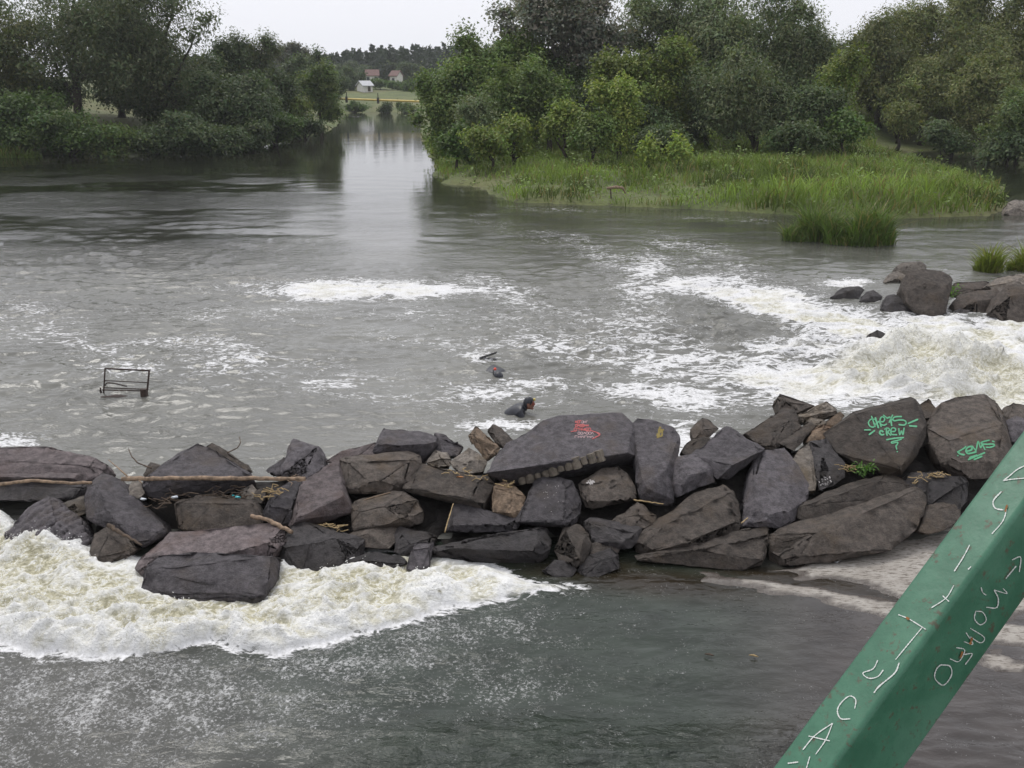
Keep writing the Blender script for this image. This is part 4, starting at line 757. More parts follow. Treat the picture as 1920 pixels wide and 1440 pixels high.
for i, (u, vt, vb, w, y, kd, lab) in enumerate([
    (655, 128, 172, 60, 262, 'dark', 'round dark tree left of the grey shed'),
    (712, 146, 172, 48, 268, 'bushy', 'low orchard tree right of the grey shed'),
    (745, 150, 174, 50, 262, 'bushy', 'wide low tree in the meadow edge under the farthest house'),
    (775, 148, 178, 46, 255, 'bushy', 'green tree at the right of the far meadow'),
    (628, 140, 190, 50, 215, 'dark', 'tree at the left end of the yellow pipe'),
    (645, 116, 150, 60, 335, 'dark', 'hillside tree group farthest left below the pine wood'), (672, 120, 146, 44, 338, 'dark', 'hillside tree behind the grey shed'), (722, 116, 146, 50, 345, 'dark', 'hillside tree between the two far houses'), (768, 118, 152, 60, 335, 'dark', 'hillside tree right of the farthest cottage')]):
    T('tree', lab, kd, u, vt, vb, w, y, group=GE, dens=1.2, tone=1.1)
for i, (u, vt, vb, w, y, kd, lab) in enumerate([
    (665, 192, 212, 44, 206, 'bushy', 'round bush under the yellow pipe, left one'),
    (726, 192, 216, 26, 204, 'dark', 'dark bush under the yellow pipe, middle one'),
    (760, 190, 214, 44, 206, 'maple', 'light bush under the yellow pipe, right one')]):
    T('bush', lab, kd, u, vt, vb, w, y, group='bushes under the pipe', cat='bush')

# far pine wood on the hill: one mass
nP = 520; r = np.random.default_rng(5)
VV, FF, CC_ = [], [], []; b0 = 0
for i in range(nP):
    y = r.uniform(340, 470); x = r.uniform(-0.34, 0.06) * y; z = gh(x, y); h = r.uniform(9, 12.5) * (0.75 + 0.25 * sstep(-0.20, -0.11, x / y)); rad = r.uniform(1.6, 2.6)
    m = 110; tt = r.random(m) ** 0.85; a = r.uniform(0, 6.28, m); rr = rad * (1.05 - tt) ** 0.6 * r.uniform(0.5, 1.1, m)
    P = np.stack([x + np.cos(a) * rr, y + np.sin(a) * rr, z + h * tt], -1)
    V, F, C = leaves3(P, unit(r.normal(size=(m, 3)) + [0, 0, 0.5]), unit(r.normal(size=(m, 3))), r.uniform(0.9, 1.7, m), r.uniform(0.6, 1.2, m), np.array([0.035, 0.05, 0.032]) * r.uniform(0.7, 1.25, (m, 1)) * r.uniform(0.8, 1.2))
    VV.append(V); FF.append(F + b0); CC_.append(C); b0 += len(V)
o = mk('pine_wood', np.concatenate(VV), np.concatenate(FF), M['leaf'], smooth=False, cols={'leafcol': np.concatenate(CC_)}); tag(o, 'bluish pine wood covering the far hill', 'wood', kind='stuff')

# ------------------------------------------------------------------ grass and reeds
def blades(P, h, w, lean, col, r):
    n = len(P); a = r.uniform(0, 6.28, n); d = np.stack([np.cos(a), np.sin(a), np.zeros(n)], -1); b = np.stack([-np.sin(a), np.cos(a), np.zeros(n)], -1)
    f = r.uniform(0, 6.28, n); s = np.stack([np.cos(f), np.sin(f), np.zeros(n)], -1)
    h = h[:, None]; w = w[:, None]; ln = (lean * r.uniform(0.2, 1.0, n))[:, None]
    up = np.array([0, 0, 1.0])
    V = np.stack([P - s * w / 2, P + s * w / 2, P + up * h * .55 + d * h * ln * .3 + s * w * .45, P + up * h * .55 + d * h * ln * .3 - s * w * .45, P + up * h * (1 - 0.25 * ln) + d * h * ln], 1).reshape(-1, 3)
    q = np.arange(n)[:, None] * 5
    F = np.concatenate([q + [0, 1, 2], q + [0, 2, 3], q + [3, 2, 4]])
    C = np.repeat(col, 5, 0); C = C.reshape(n, 5, 3)
    return V, F, C.reshape(-1, 3)
def scatter(poly, n, r):
    poly = np.asarray(poly); lo, hi = poly.min(0), poly.max(0); out = []
    while sum(map(len, out)) < n:
        q = r.uniform(lo, hi, (n * 2, 2)); s = polysd(q[:, 0], q[:, 1], poly); out.append(q[s > 0.0])
    return np.concatenate(out)[:n]
r = np.random.default_rng(11)
ISL = pxpoly([(792, 262), (812, 300), (822, 332), (850, 346), (905, 352), (960, 380), (1100, 384), (1300, 392), (1480, 403), (1600, 409), (1720, 409), (1850, 405), (1888, 392), (1868, 352), (1790, 324), (1712, 302), (1640, 290), (1640, 262), (1300, 268), (1000, 268)])
q = scatter(ISL, 62000, r); z = ground_h(q[:, 0], q[:, 1])
U, Vv = proj(np.stack([q[:, 0], q[:, 1], z], -1))
hh = 0.55 + 0.5 * blobs(U, Vv, [(1600, 380, 330, 30, 0, 1.6), (1400, 330, 330, 22, 0, .9), (1180, 330, 200, 20, 0, .6)]) - 0.5 * blobs(U, Vv, [(1240, 376, 130, 16, 0, 1.0), (900, 344, 80, 12, 0, .9), (1120, 386, 140, 10, 0, .9), (1450, 400, 160, 6, 0, .7)])
hh = np.clip(hh + 0.75 * fbm(q[:, 0] * 0.45, q[:, 1] * 0.45, 0, 3, 400), 0.12, 1.9) * r.uniform(0.40, 1.05, len(q))
low = sstep(0.5, 0.2, hh)[:, None]
pt = fbm(q[:, 0] * 0.22, q[:, 1] * 0.22, 0, 3, 410)[:, None]
C = np.array([0.155, 0.215, 0.05]) * (1 - low) + np.array([0.21, 0.30, 0.06]) * low
C = C * np.clip(1 + 1.3 * pt, 0.45, 1.6) * r.uniform(0.7, 1.25, (len(q), 1)); C = np.where(r.random((len(q), 1)) < 0.12, np.array([0.24, 0.20, 0.09]), C)
V, F, CV = blades(np.stack([q[:, 0], q[:, 1], z - 0.05], -1), hh, 0.035 + 0.03 * hh, 0.8, C, r)
o = mk('grass', V, F, M['grass'], smooth=False, cols={'leafcol': CV}); tag(o, 'tall green grass and reeds covering the low bank before the grove', 'grass', kind='stuff')
n = 26000; qq = scatter(ISL, n, r); zz = ground_h(qq[:, 0], qq[:, 1]); cm = fbm(qq[:, 0] * 0.3, qq[:, 1] * 0.3, 0, 3, 430)
keep = cm > 0.02; qq, zz, cm = qq[keep], zz[keep], cm[keep]; n = len(qq)
P = np.stack([qq[:, 0], qq[:, 1], zz + r.uniform(0.05, 1, n) * (0.25 + 1.6 * np.clip(cm, 0, .6))], -1)
V, F, CV = leaves(P, unit(r.normal(size=(n, 3)) * .5 + [0, -.2, 1]), unit(r.normal(size=(n, 3))), r.uniform(0.14, .3, n), r.uniform(0.08, .16, n), np.array([0.14, 0.20, 0.05]) * (1 + 0.8 * fbm(qq[:, 0] * 0.6, qq[:, 1] * 0.6, 0, 2, 440))[:, None] * r.uniform(.75, 1.25, (n, 1)))
o = mk('ground_cover', V, F, M['leaf'], smooth=False, cols={'leafcol': CV}); tag(o, 'leafy nettles and weeds among the grass before the grove', 'weeds', kind='stuff')
def clump(name, label, cat, u, v, wpx, dpx, hpx, n, col, seed, group=None):
    r = np.random.default_rng(seed); b = atz(u, v); s = np.linalg.norm(b - CAM) / FPX; rx = wpx * s / 2; ry = rx * dpx
    a = r.uniform(0, 6.28, n); k = np.sqrt(r.random(n)); P = np.stack([b[0] + np.cos(a) * k * rx, b[1] + ry + np.sin(a) * k * ry, np.full(n, -0.08)], -1)
    hh = hpx * s * r.uniform(0.3, 1.12, n) * (1 - 0.55 * k ** 3) * np.clip(0.78 + 1.1 * noise(P[:, 0] * 1.3, P[:, 1] * 1.3, 0.0, seed), 0.3, 1.25); C = np.array(col) * 1.5 * r.uniform(0.55, 1.35, (n, 1)); C = np.where(r.random((n, 1)) < 0.15, np.array([0.26, 0.23, 0.10]), C)
    V, F, CV = blades(P, hh, np.full(n, 0.045 * s / 0.022), 0.9, C, r)
    o = mk(name, V, F, M['grass'], origin=(b[0], b[1] + ry, 0), smooth=False, cols={'leafcol': CV}); return tag(o, label, cat, group)
clump('reed_clump', 'tall reed clump standing alone in the water, left half', 'reeds', 1535, 455, 115, 0.5, 88, 1700, (0.085, 0.125, 0.035), 1, 'reed clumps in the water')
clump('reed_clump', 'tall reed clump standing alone in the water, right half', 'reeds', 1622, 462, 125, 0.5, 92, 1900, (0.08, 0.125, 0.03), 2, 'reed clumps in the water')
clump('grass_tuft', 'round yellow-green tuft on the stones at the right edge of the rapids', 'grass tuft', 1860, 514, 44, 0.6, 56, 900, (0.13, 0.16, 0.03), 3)
clump('grass_tuft', 'yellow-green tuft cut by the right edge above the rapids', 'grass tuft', 1920, 512, 44, 0.6, 60, 900, (0.13, 0.16, 0.03), 4)
clump('grass_tuft', 'reedy grass at the water at the far left edge', 'grass tuft', 20, 296, 90, 0.3, 30, 900, (0.09, 0.13, 0.03), 6)
# ------------------------------------------------------------------ far buildings and pipe
M['whitewash'] = simple('whitewashed_wall', (0.62, 0.61, 0.58), 0.85, 0.12, 2)
M['roof_grey'] = simple('grey_sheet_roof', (0.42, 0.43, 0.45), 0.6, 0.15, 3)
M['roof_red'] = simple('red_brown_roof', (0.15, 0.085, 0.075), 0.8, 0.2, 3)
M['pane'] = simple('dark_pane', (0.03, 0.035, 0.04), 0.15, 0.2, 3)
M['doorwood'] = simple('dark_door', (0.06, 0.045, 0.035), 0.8, 0.2, 3)
def house(name, label, u, v, y, wx, wy, h, rh, rot, roofm, win):
    b = aty(u, v, y); x = float(b[0]); z0 = gh(x, y); zb = z0
    t = thing(name, (x, y, zb - 0.6), label, 'house', 'houses on the far slope')
    Rm = np.array([[math.cos(rot), -math.sin(rot), 0], [math.sin(rot), math.cos(rot), 0], [0, 0, 1]])
    o = np.array([x, y, zb])
    tr = lambda p: o + Rm @ np.array(p, float)
    a, c = wx / 2, wy / 2
    mb = MB(); P = [tr(p) for p in [(-a, -c, -3), (a, -c, -3), (a, c, -3), (-a, c, -3), (-a, -c, h), (a, -c, h), (a, c, h), (-a, c, h), (-a, 0, h + rh), (a, 0, h + rh)]]
    mb.poly(P, [(0, 1, 5, 4), (2, 3, 7, 6), (1, 2, 6, 9, 5), (3, 0, 4, 8, 7)]); mb.build('wall', M['whitewash'], t)
    e = 0.35; k = rh / c
    P = [tr(p) for p in [(-a - e, -c - e, h - e * k), (a + e, -c - e, h - e * k), (a + e, 0, h + rh), (-a - e, 0, h + rh), (a + e, c + e, h - e * k), (-a - e, c + e, h - e * k)]]
    P2 = [p + np.array([0, 0, 0.18]) for p in P]
    mb = MB(); mb.poly(P + P2, [(0, 3, 2, 1), (3, 5, 4, 2), (6, 7, 8, 9), (9, 8, 10, 11), (0, 1, 7, 6), (5, 11, 10, 4), (1, 2, 8, 7), (2, 4, 10, 8), (0, 6, 9, 3), (3, 9, 11, 5)]); mb.build('roof', roofm, t)
    for (wx0, wz0, ww, wh, nm) in win:
        mb = MB(); mb.box(tr((wx0, -c - 0.03, wz0)), (ww, 0.10, wh), Rm); mb.build(nm, M['pane'] if nm == 'window' else M['doorwood'], t)
    return t
house('farm_shed', 'long pale shed with a grey sheet roof at the edge of the far meadow', 684, 166, 256, 2.4, 4.5, 1.4, 1.0, 0.5, M['roof_grey'], [(0.3, 0.7, 0.7, 1.3, 'door')])
house('farmhouse', 'white house with a red-brown roof up the far slope behind the shed', 698, 146, 312, 3.6, 4.0, 1.9, 1.5, 0.15, M['roof_red'], [(-1.3, 0.9, 0.9, 1.0, 'window'), (1.1, 0.9, 1.0, 1.1, 'window')])
house('cottage', 'small white cottage, farthest right on the far slope', 743, 145, 314, 2.6, 3.2, 1.8, 1.3, -0.5, M['roof_red'], [(0.0, 0.6, 0.9, 0.9, 'window')])
M['pipe'] = simple('yellow_gas_pipe', (0.62, 0.47, 0.14), 0.5, 0.15, 1.0)
M['darkiron'] = simple('dark_iron', (0.03, 0.027, 0.025), 0.6, 0.3, 8)
A = aty(540, 182, 175); B = aty(840, 192, 175)
t = thing('gas_pipe', ((A + B) / 2) - [0, 0, 3.4], 'yellow gas pipe crossing the river in front of the far meadow', 'pipe')
MB().tube(np.linspace(A, B, 30), 0.17, 10).build('pipe', M['pipe'], t, smooth=True)
for u in (650, 709):
    p = aty(u, 183.5 + (u - 540) * 0.033, 175.0); mb = MB(); mb.box(p + [0, -.05, 0.05], (0.35, 0.5, 1.0)); mb.tube([p + [0, -.05, .3], p + [0, -.05, 1.3]], 0.08, 6); mb.build('clamp', M['darkiron'], t)
for u in (600, 800):
    p = aty(u, 183.5 + (u - 540) * 0.033, 175.0); mb = MB(); mb.tube([[p[0], p[1], -1.0], [p[0], p[1], p[2]]], 0.14, 8); mb.build('support_post', M['darkiron'], t, smooth=True)

# ------------------------------------------------------------------ paint on surfaces
def bvh_of(V, F): return BVHTree.FromPolygons([Vector(map(float, p)) for p in V], [tuple(f) for f in F])
def resample(pl, step):
    pl = np.asarray(pl, float)
    if len(pl) > 2:        # smooth corners a little (Catmull-Rom)
        Q = np.vstack([2 * pl[0] - pl[1], pl, 2 * pl[-1] - pl[-2]]); out = []
        for i in range(1, len(Q) - 2):
            for t in np.linspace(0, 1, 8, endpoint=False):
                p0, p1, p2, p3 = Q[i - 1], Q[i], Q[i + 1], Q[i + 2]
                out.append(0.5 * (2 * p1 + (p2 - p0) * t + (2 * p0 - 5 * p1 + 4 * p2 - p3) * t * t + (3 * p1 - p0 - 3 * p2 + p3) * t ** 3))
        pl = np.array(out + [pl[-1]])
    d = np.r_[0, np.cumsum(np.linalg.norm(np.diff(pl, axis=0), axis=1))]; n = max(2, int(d[-1] / step) + 1)
    s = np.linspace(0, d[-1], n); return np.stack([np.interp(s, d, pl[:, 0]), np.interp(s, d, pl[:, 1])], -1)
def paint(name, parent, bv, strokes, w, mat, off=0.008, label=None, jit=0.0):
    """strokes: lists of points on the surface as seen from the bridge; laid on the surface as thin coats of paint"""
    V, F = [], []
    org = Vector(CAM)
    for st in strokes:
        pl = resample(st, max(1.2, w * 0.5)); tg = np.gradient(pl, axis=0); tg /= np.linalg.norm(tg, axis=1)[:, None] + 1e-9
        nn = np.stack([-tg[:, 1], tg[:, 0]], -1); prev = None
        for i, p in enumerate(pl):
            ww = w * (1 + jit * (random.random() - 0.5)) * (0.75 if i in (0, len(pl) - 1) else 1.0); pr = []
            for sgn in (-0.5, 0.5):
                q = p + nn[i] * sgn * ww; h = bv.ray_cast(org, Vector(ray(*q)).normalized())
                if h[0] is None: pr = None; break
                nrm = h[1] if h[1].dot(Vector(ray(*q))) < 0 else -h[1]
                pr.append(np.array(h[0] + nrm * off))
            if pr is None: prev = None; continue
            k = len(V); V += pr
            if prev is not None and np.linalg.norm(V[k] - V[prev]) < 0.25: F.append((prev, prev + 1, k + 1, k))
            prev = k
    if not F: return None
    o = mk(name, np.array(V), F, mat, parent)
    if label: o['label'] = label
    return o
def letters(name, parent, bv, strokes, w, mat, off, jit):
    for s_ in strokes: paint(name, parent, bv, [s_], w * random.uniform(0.8, 1.15), mat, off, None, jit)
def paint_mat(name, col, wear=0.35, rough=0.55):
    m, nt = newmat(name); c = ocoord(nt); n = noi(nt, c, 45, 4, 0.7); n2 = noi(nt, c, 9, 3)
    col_ = mixc(nt, mth(nt, 'MULTIPLY', rampf(nt, n, 0.5, 0.75), wear), tuple(col), tuple(x * 0.45 for x in col))
    fin(nt, princ(nt, mixc(nt, mth(nt, 'MULTIPLY', n2, 0.3), col_, tuple(min(1, x * 1.25) for x in col)), rough)); return m
M['gpaint'] = paint_mat('green_spray_paint', (0.085, 0.33, 0.17)); M['rpaint'] = paint_mat('red_paint', (0.33, 0.05, 0.05)); M['wpaint'] = paint_mat('white_paint', (0.58, 0.60, 0.57), 0.75)
M['lichen'] = paint_mat('yellow_lichen', (0.22, 0.17, 0.05), 0.8, 0.9); M['chalk'] = paint_mat('pale_crust', (0.36, 0.34, 0.33), 0.8, 0.9); M['pinkpaint'] = paint_mat('faded_pink_paint', (0.40, 0.26, 0.27))
def crop(u0, v0, k, L): return [[(u0 + x / k, v0 + y / k) for x, y in s] for s in L]
bvs = {k: bvh_of(ROCK[k][1], ROCK[k][2]) for k in ('graf1', 'graf2', 'big', 'b41', 'b30', 's56', 'b29', 'b27', 's33')}
G1 = crop(1600, 720, 6, [[(240, 402), (195, 402), (168, 440), (190, 482), (232, 486), (248, 448)], [(202, 362), (222, 420), (246, 490)], [(245, 378), (262, 440), (282, 502)], [(262, 452), (285, 425), (302, 450), (312, 490)],
    [(292, 425), (335, 428), (350, 392), (322, 372), (300, 400), (306, 452), (342, 468), (378, 452)], [(332, 350), (382, 392)], [(376, 392), (410, 378), (422, 425), (430, 478)], [(398, 442), (442, 348)], [(408, 384), (440, 412)],
    [(545, 370), (470, 374), (444, 394), (456, 418), (520, 408), (572, 414), (592, 440), (570, 466), (505, 460)], [(728, 400), (610, 450)], [(716, 482), (624, 474)], [(122, 520), (196, 520)], [(242, 525), (174, 576)],
    [(338, 545), (306, 528), (294, 555), (316, 576), (348, 570)], [(372, 500), (370, 545), (380, 588)], [(345, 515), (382, 498), (406, 520), (386, 545), (422, 586)], [(420, 540), (466, 535), (470, 506), (436, 498), (420, 530), (430, 570), (492, 576)],
    [(508, 500), (520, 576), (540, 530), (556, 576), (570, 494)], [(368, 632), (470, 614), (568, 608)], [(545, 624), (490, 640), (430, 655), (436, 670), (496, 660), (490, 688), (478, 702), (488, 742)], [(490, 758), (493, 772)]])
letters('spray_stroke', ROCK['graf1'][0], bvs['graf1'], G1, 2.9, M['gpaint'], 0.008, 0.3)
G2 = crop(1600, 720, 6, [[(1165, 772), (1250, 722), (1262, 700)], [(1175, 768), (1200, 790), (1252, 802)], [(1165, 806), (1182, 812)], [(1258, 762), (1322, 748), (1332, 710), (1290, 714), (1264, 750), (1290, 786), (1385, 766)], [(1330, 698), (1382, 758)],
    [(1382, 742), (1402, 648), (1430, 722), (1450, 690), (1482, 748)], [(1532, 634), (1450, 655), (1438, 676), (1500, 682), (1570, 680), (1584, 698), (1540, 716), (1488, 716)], [(1558, 644), (1586, 656)], [(1288, 856), (1482, 774)], [(1352, 856), (1452, 814)], [(1300, 832), (1392, 800)]])
letters('spray_stroke', ROCK['graf2'][0], bvs['graf2'], G2, 2.9, M['gpaint'], 0.008, 0.3)
rr_ = random.Random(3)
def scribble(u0, u1, v, h, gap):
    out = []; u = u0
    while u < u1:
        w = gap * rr_.uniform(0.6, 0.9); k = rr_.randint(0, 3)
        if k == 0: out += [[(u, v), (u, v + h)], [(u, v), (u + w, v)]]
        elif k == 1: out += [[(u, v), (u, v + h)], [(u + w, v), (u + w, v + h)], [(u, v + h * .5), (u + w, v + h * .5)]]
        elif k == 2: out += [[(u, v + h), (u + w * .5, v), (u + w, v + h)]]
        else: out += [[(u, v), (u + w, v), (u + w, v + h), (u, v + h), (u, v)]]
        u += gap
    return out
RED = scribble(1079, 1088, 789.5, 4.5, 4) + scribble(1079, 1104, 796.5, 4, 4.2) + scribble(1077, 1104, 803.5, 5, 4.4) + [[(1070, 810), (1080, 808.5)], [(1080, 797), (1104, 799)], [(1088, 806), (1104, 808)], [(1108, 808), (1124, 813.5), (1122, 818), (1110, 824)], [(1119, 812), (1124, 817), (1116, 820)]]
paint('red_lettering', ROCK['big'][0], bvs['big'], RED, 1.7, M['rpaint'], label='small red painted lettering in several lines')['kind'] = 'stuff'
WH = scribble(1091, 1103, 790, 4, 4) + scribble(1084, 1112, 811, 4, 5) + scribble(1078, 1110, 818, 4, 6)
paint('pale_lettering', ROCK['big'][0], bvs['big'], WH, 0.9, M['pinkpaint'], label='faded pale lettering among the red lines')['kind'] = 'stuff'
def patch(key, name, cu, cv, ru, rv, mat, n=9, w=4.0, ang=0.0):
    L = []
    for i in range(n):
        a = rr_.uniform(0, 6.28); k = math.sqrt(rr_.random()); x, y = math.cos(a) * k * ru, math.sin(a) * k * rv
        c_, s_ = math.cos(ang), math.sin(ang); p = (cu + x * c_ - y * s_, cv + x * s_ + y * c_)
        L.append([(p[0] - w * .4, p[1] + rr_.uniform(-.6, .6)), p, (p[0] + w * .4, p[1] + rr_.uniform(-.6, .6))])
    o_ = paint(name, ROCK[key][0], bvs[key], L, w, mat, off=0.005, jit=0.6)
    if o_: o_['kind'] = 'stuff'
patch('b41', 'lichen_patch', 1237, 812, 6, 11, M['lichen'], 30, 4, 0.3)
patch('b30', 'white_splash', 1107, 904, 7, 4, M['chalk'], 22, 3.0)
patch('s56', 'white_streak', 1548, 902, 14, 8, M['chalk'], 26, 2.4, -0.4)
patch('b29', 'lichen_patch', 1035, 922, 20, 14, M['chalk'], 9, 1.6)
patch('b29', 'lichen_patch', 1040, 945, 26, 24, M['chalk'], 9, 1.3)
# ledge of drill-cut teeth under the biggest boulder
bo, bV, bF = ROCK['big']
M['tan'] = simple('fresh_broken_stone', (0.17, 0.145, 0.115), 0.9, 0.35, 14, 0.4)
for i in range(11):
    q = i / 10.0; u = 978 + q * 146; v = 898 - q * 44
    h = bvs['big'].ray_cast(Vector(CAM), Vector(ray(u, v)).normalized())
    if h[0] is None: continue
    p = np.array(h[0]); s = 0.085 + 0.02 * math.sin(i * 2.1)
    ax = unit(aty(1124, 854, p[1]) - aty(978, 898, p[1])); fw = np.array([0, -1, 0.25]); fw = unit(fw); up = np.cross(ax, -fw); Rm = np.stack([ax, -fw, up], 1)
    mb = MB(); V, F = [], []
    prof = [(-1, 0.6), (-.8, .1), (-.3, -.25), (.3, -.25), (.8, .1), (1, .6)]
    P = [p + Rm @ np.array([a * s * .75, b * s * .8 - 0.02, zz]) for zz in (-s * .95, s * .8) for a, b in prof]
    mb.poly(P, [(0, 1, 7, 6), (1, 2, 8, 7), (2, 3, 9, 8), (3, 4, 10, 9), (4, 5, 11, 10), (6, 7, 8, 9, 10, 11), (5, 4, 3, 2, 1, 0)])
    mb.build('drill_tooth', M['tan'], bo)

# ------------------------------------------------------------------ driftwood, litter, plants on the stones
M['wood'] = simple('bleached_driftwood', (0.24, 0.17, 0.115), 0.85, 0.45, 16, 0.4); M['wood_d'] = simple('dark_driftwood', (0.085, 0.06, 0.042), 0.85, 0.4, 16, 0.4); M['straw'] = simple('dry_straw', (0.34, 0.25, 0.13), 0.9, 0.3, 20)
def onp(u, v, near=0.0, yf=YF): P = atp(u, v, yf, SL); d = P - CAM; return P - d / np.linalg.norm(d) * near
def stick(name, label, px, rad, mat, near=0.3, cat='driftwood', twigs=(), yf=YF, group='driftwood on the boulders'):
    pts = np.array([onp(u, v, near, yf) for u, v in px]); m = len(pts) * 5
    tt = np.linspace(0, len(pts) - 1, m); Q = np.stack([np.interp(tt, range(len(pts)), pts[:, i]) for i in range(3)], -1); Q[1:-1] += rng.normal(0, rad[0] * 0.16, (m - 2, 3))
    o = thing(name, Q.mean(0), label, cat, group)
    MB().tube(Q, np.interp(tt, [0, len(pts) - 1], rad) * rng.uniform(0.88, 1.14, m), 8, 0.12).build('stem', M[mat], o, smooth=True)
    for tp, tr_ in twigs:
        MB().tube(np.array([onp(u, v, near, yf) for u, v in tp]), np.linspace(tr_, tr_ * 0.4, len(tp)), 5).build('twig', M[mat], o, smooth=True)
    return o
stick('driftwood_pole', 'long straight driftwood pole lying across the wide peaked boulder', [(228, 898), (300, 897), (420, 897), (500, 897), (572, 898)], (0.034, 0.028), 'wood', 0.42,
      twigs=[([(242, 896), (222, 878), (203, 862)], .014), ([(258, 898), (266, 906)], .016), ([(540, 897), (556, 890), (562, 892)], .008), ([(535, 898), (548, 906), (545, 912)], .008), ([(545, 896), (560, 903), (575, 900)], .009)])
stick('driftwood_pole', 'driftwood pole along the ledge at the far left edge', [(-40, 912), (30, 904), (60, 901), (120, 905), (172, 905)], (0.026, 0.022), 'wood', 0.52, yf=12.9)
stick('driftwood_branch', 'thin curved branch rising from the small upright stone', [(241, 842), (247, 856), (258, 868), (284, 878)], (0.007, 0.012), 'wood_d', 0.1, yf=12.6)
stick('driftwood_branch', 'thin bent twig above the right slope of the peaked boulder', [(449, 819), (451, 830), (445, 840), (426, 849)], (0.006, 0.010), 'wood_d', 0.1)
stick('driftwood_stick', 'thick broken pale stick beside the front slab', [(470, 967), (500, 974), (522, 985), (548, 998)], (0.03, 0.03), 'wood', 0.34)
stick('driftwood_stick', 'dark wet stick sloping down under the tall leaning block', [(202, 984), (232, 1003), (266, 1022)], (0.03, 0.014), 'wood_d', 0.34)
stick('driftwood_stick', 'slim pale stick standing against the stepped grey block', [(850, 944), (842, 970), (834, 998)], (0.007, 0.010), 'straw', 0.14)
stick('driftwood_stick', 'straight straw-coloured stick under the tall purple boulder', [(1188, 937), (1215, 941), (1244, 945)], (0.011, 0.008), 'straw', 0.2)
stick('driftwood_stick', 'short straw-coloured stick by the standing pitted boulder', [(1390, 981), (1402, 971)], (0.01, 0.008), 'straw', 0.3)
stick('driftwood_stick', 'grey stick in the hollow above the rounded boulder', [(682, 938), (708, 930), (732, 923)], (0.009, 0.008), 'wood', 0.05)
def litter(label, C, n, sp, L, mat, near=0.12):
    o = MB()
    for i in range(n):
        c0 = C[rr_.randrange(len(C))]; u, v = rr_.gauss(c0[0], sp), rr_.gauss(c0[1], sp * 0.45); a = rr_.uniform(-0.9, 0.9); k = L * rr_.uniform(0.4, 1.2)
        p0 = onp(u - math.cos(a) * k, v - math.sin(a) * k * 0.6, near * rr_.uniform(0.3, 1.4)); p1 = onp(u + math.cos(a) * k, v + math.sin(a) * k * .6, near * rr_.uniform(0.3, 1.4)); pm = (p0 + p1) / 2 + rng.normal(0, 0.02, 3)
        o.tube([p0, pm, p1], 0.005 + 0.004 * rr_.random(), 4)
    b = o.build('twig_litter', M[mat]); return tag(b, label, 'twigs', kind='stuff')
litter('tangle of dry twigs caught behind the flat-topped block', [(300, 945), (330, 935), (400, 925), (440, 928)], 46, 14, 14, 'wood_d', 0.1)
litter('straw and twigs caught by the fist-shaped pale stone', [(500, 925), (506, 915), (515, 920), (498, 935)], 26, 8, 9, 'straw', 0.22)
litter('straw under the pale leaning slab', [(635, 985), (628, 992), (610, 985)], 16, 8, 9, 'straw', 0.12)
litter('dry stalks in the hollow under the green-lettered boulders', [(1715, 900), (1735, 893), (1760, 890), (1600, 880), (1590, 876)], 40, 9, 9, 'straw', 0.2)
litter('dry grass stuck on the trapezoid block below the tan stones', [(850, 884), (870, 886), (905, 895), (950, 908)], 26, 9, 8, 'straw', 0.26)
def scrap(label, u, v, size, mat, near=0.22, name='plastic_scrap', cat='litter'):
    p = onp(u, v, near); n = 6; V = [p + np.array([math.cos(a) * size * rr_.uniform(.6, 1.2), rr_.uniform(-.3, .3) * size, math.sin(a) * size * .5 * rr_.uniform(.5, 1.2)]) for a in np.linspace(0, 6.28, n, endpoint=False)]
    c0 = p + [0, -size * .5, size * .15]; c1 = p + [0, size * .4, 0]
    mb = MB(); mb.poly(V + [c0, c1], [(i, (i + 1) % n, n) for i in range(n)] + [((i + 1) % n, i, n + 1) for i in range(n)])
    return tag(mb.build(name, mat, origin=p), label, cat, 'litter on the boulders')
M['cyan'] = simple('turquoise_plastic', (0.05, 0.42, 0.46), 0.4, 0.2, 20); M['pwhite'] = simple('white_plastic', (0.62, 0.66, 0.70), 0.35, 0.15, 20); M['rust'] = simple('dry_brown_leaf', (0.30, 0.14, 0.055), 0.8, 0.3, 20)
scrap('small turquoise plastic scrap behind the flat-topped block', 446, 932, 0.045, M['cyan'], 0.2)
scrap('tiny turquoise shred left of the bigger turquoise scrap', 437, 929, 0.03, M['cyan'], 0.2)
scrap('crumpled whitish plastic among the twigs left of the flat-topped block', 328, 932, 0.06, M['pwhite'], 0.2)
scrap('pale scrap by the tall leaning block, near the grey stone', 268, 936, 0.05, M['pwhite'], 0.18)
scrap('dry orange-brown leaf lying on the trapezoid block', 862, 894, 0.07, M['rust'], 0.30, 'dry_leaf', 'leaf')
# little green weed between the stones
r = np.random.default_rng(31); p = onp(1622, 878, 0.35); n = 90
P = p + r.normal(size=(n, 3)) * [0.10, 0.06, 0.05]
V, F, C = leaves(P, unit(r.normal(size=(n, 3)) * .6 + [0, -.3, 1]), unit(r.normal(size=(n, 3))), r.uniform(0.04, .10, n), r.uniform(0.02, .04, n), np.array([0.08, 0.17, 0.03]) * r.uniform(.6, 1.3, (n, 1)))
o = thing('weed', p, 'little green weed growing left of the first lettered boulder foot', 'weed'); mk('leaves', V, F, M['leaf'], o, smooth=False, cols={'leafcol': C})['kind'] = 'stuff'
p = onp(1788, 562, 0); p = atz(1788, 566) + [0, 0.3, 0.25]; P = p + r.normal(size=(n, 3)) * [0.16, 0.1, 0.14]
V, F, C = leaves(P, unit(r.normal(size=(n, 3)) * .6 + [0, -.3, 1]), unit(r.normal(size=(n, 3))), r.uniform(0.08, .18, n), r.uniform(0.04, .08, n), np.array([0.10, 0.19, 0.03]) * r.uniform(.6, 1.3, (n, 1)))
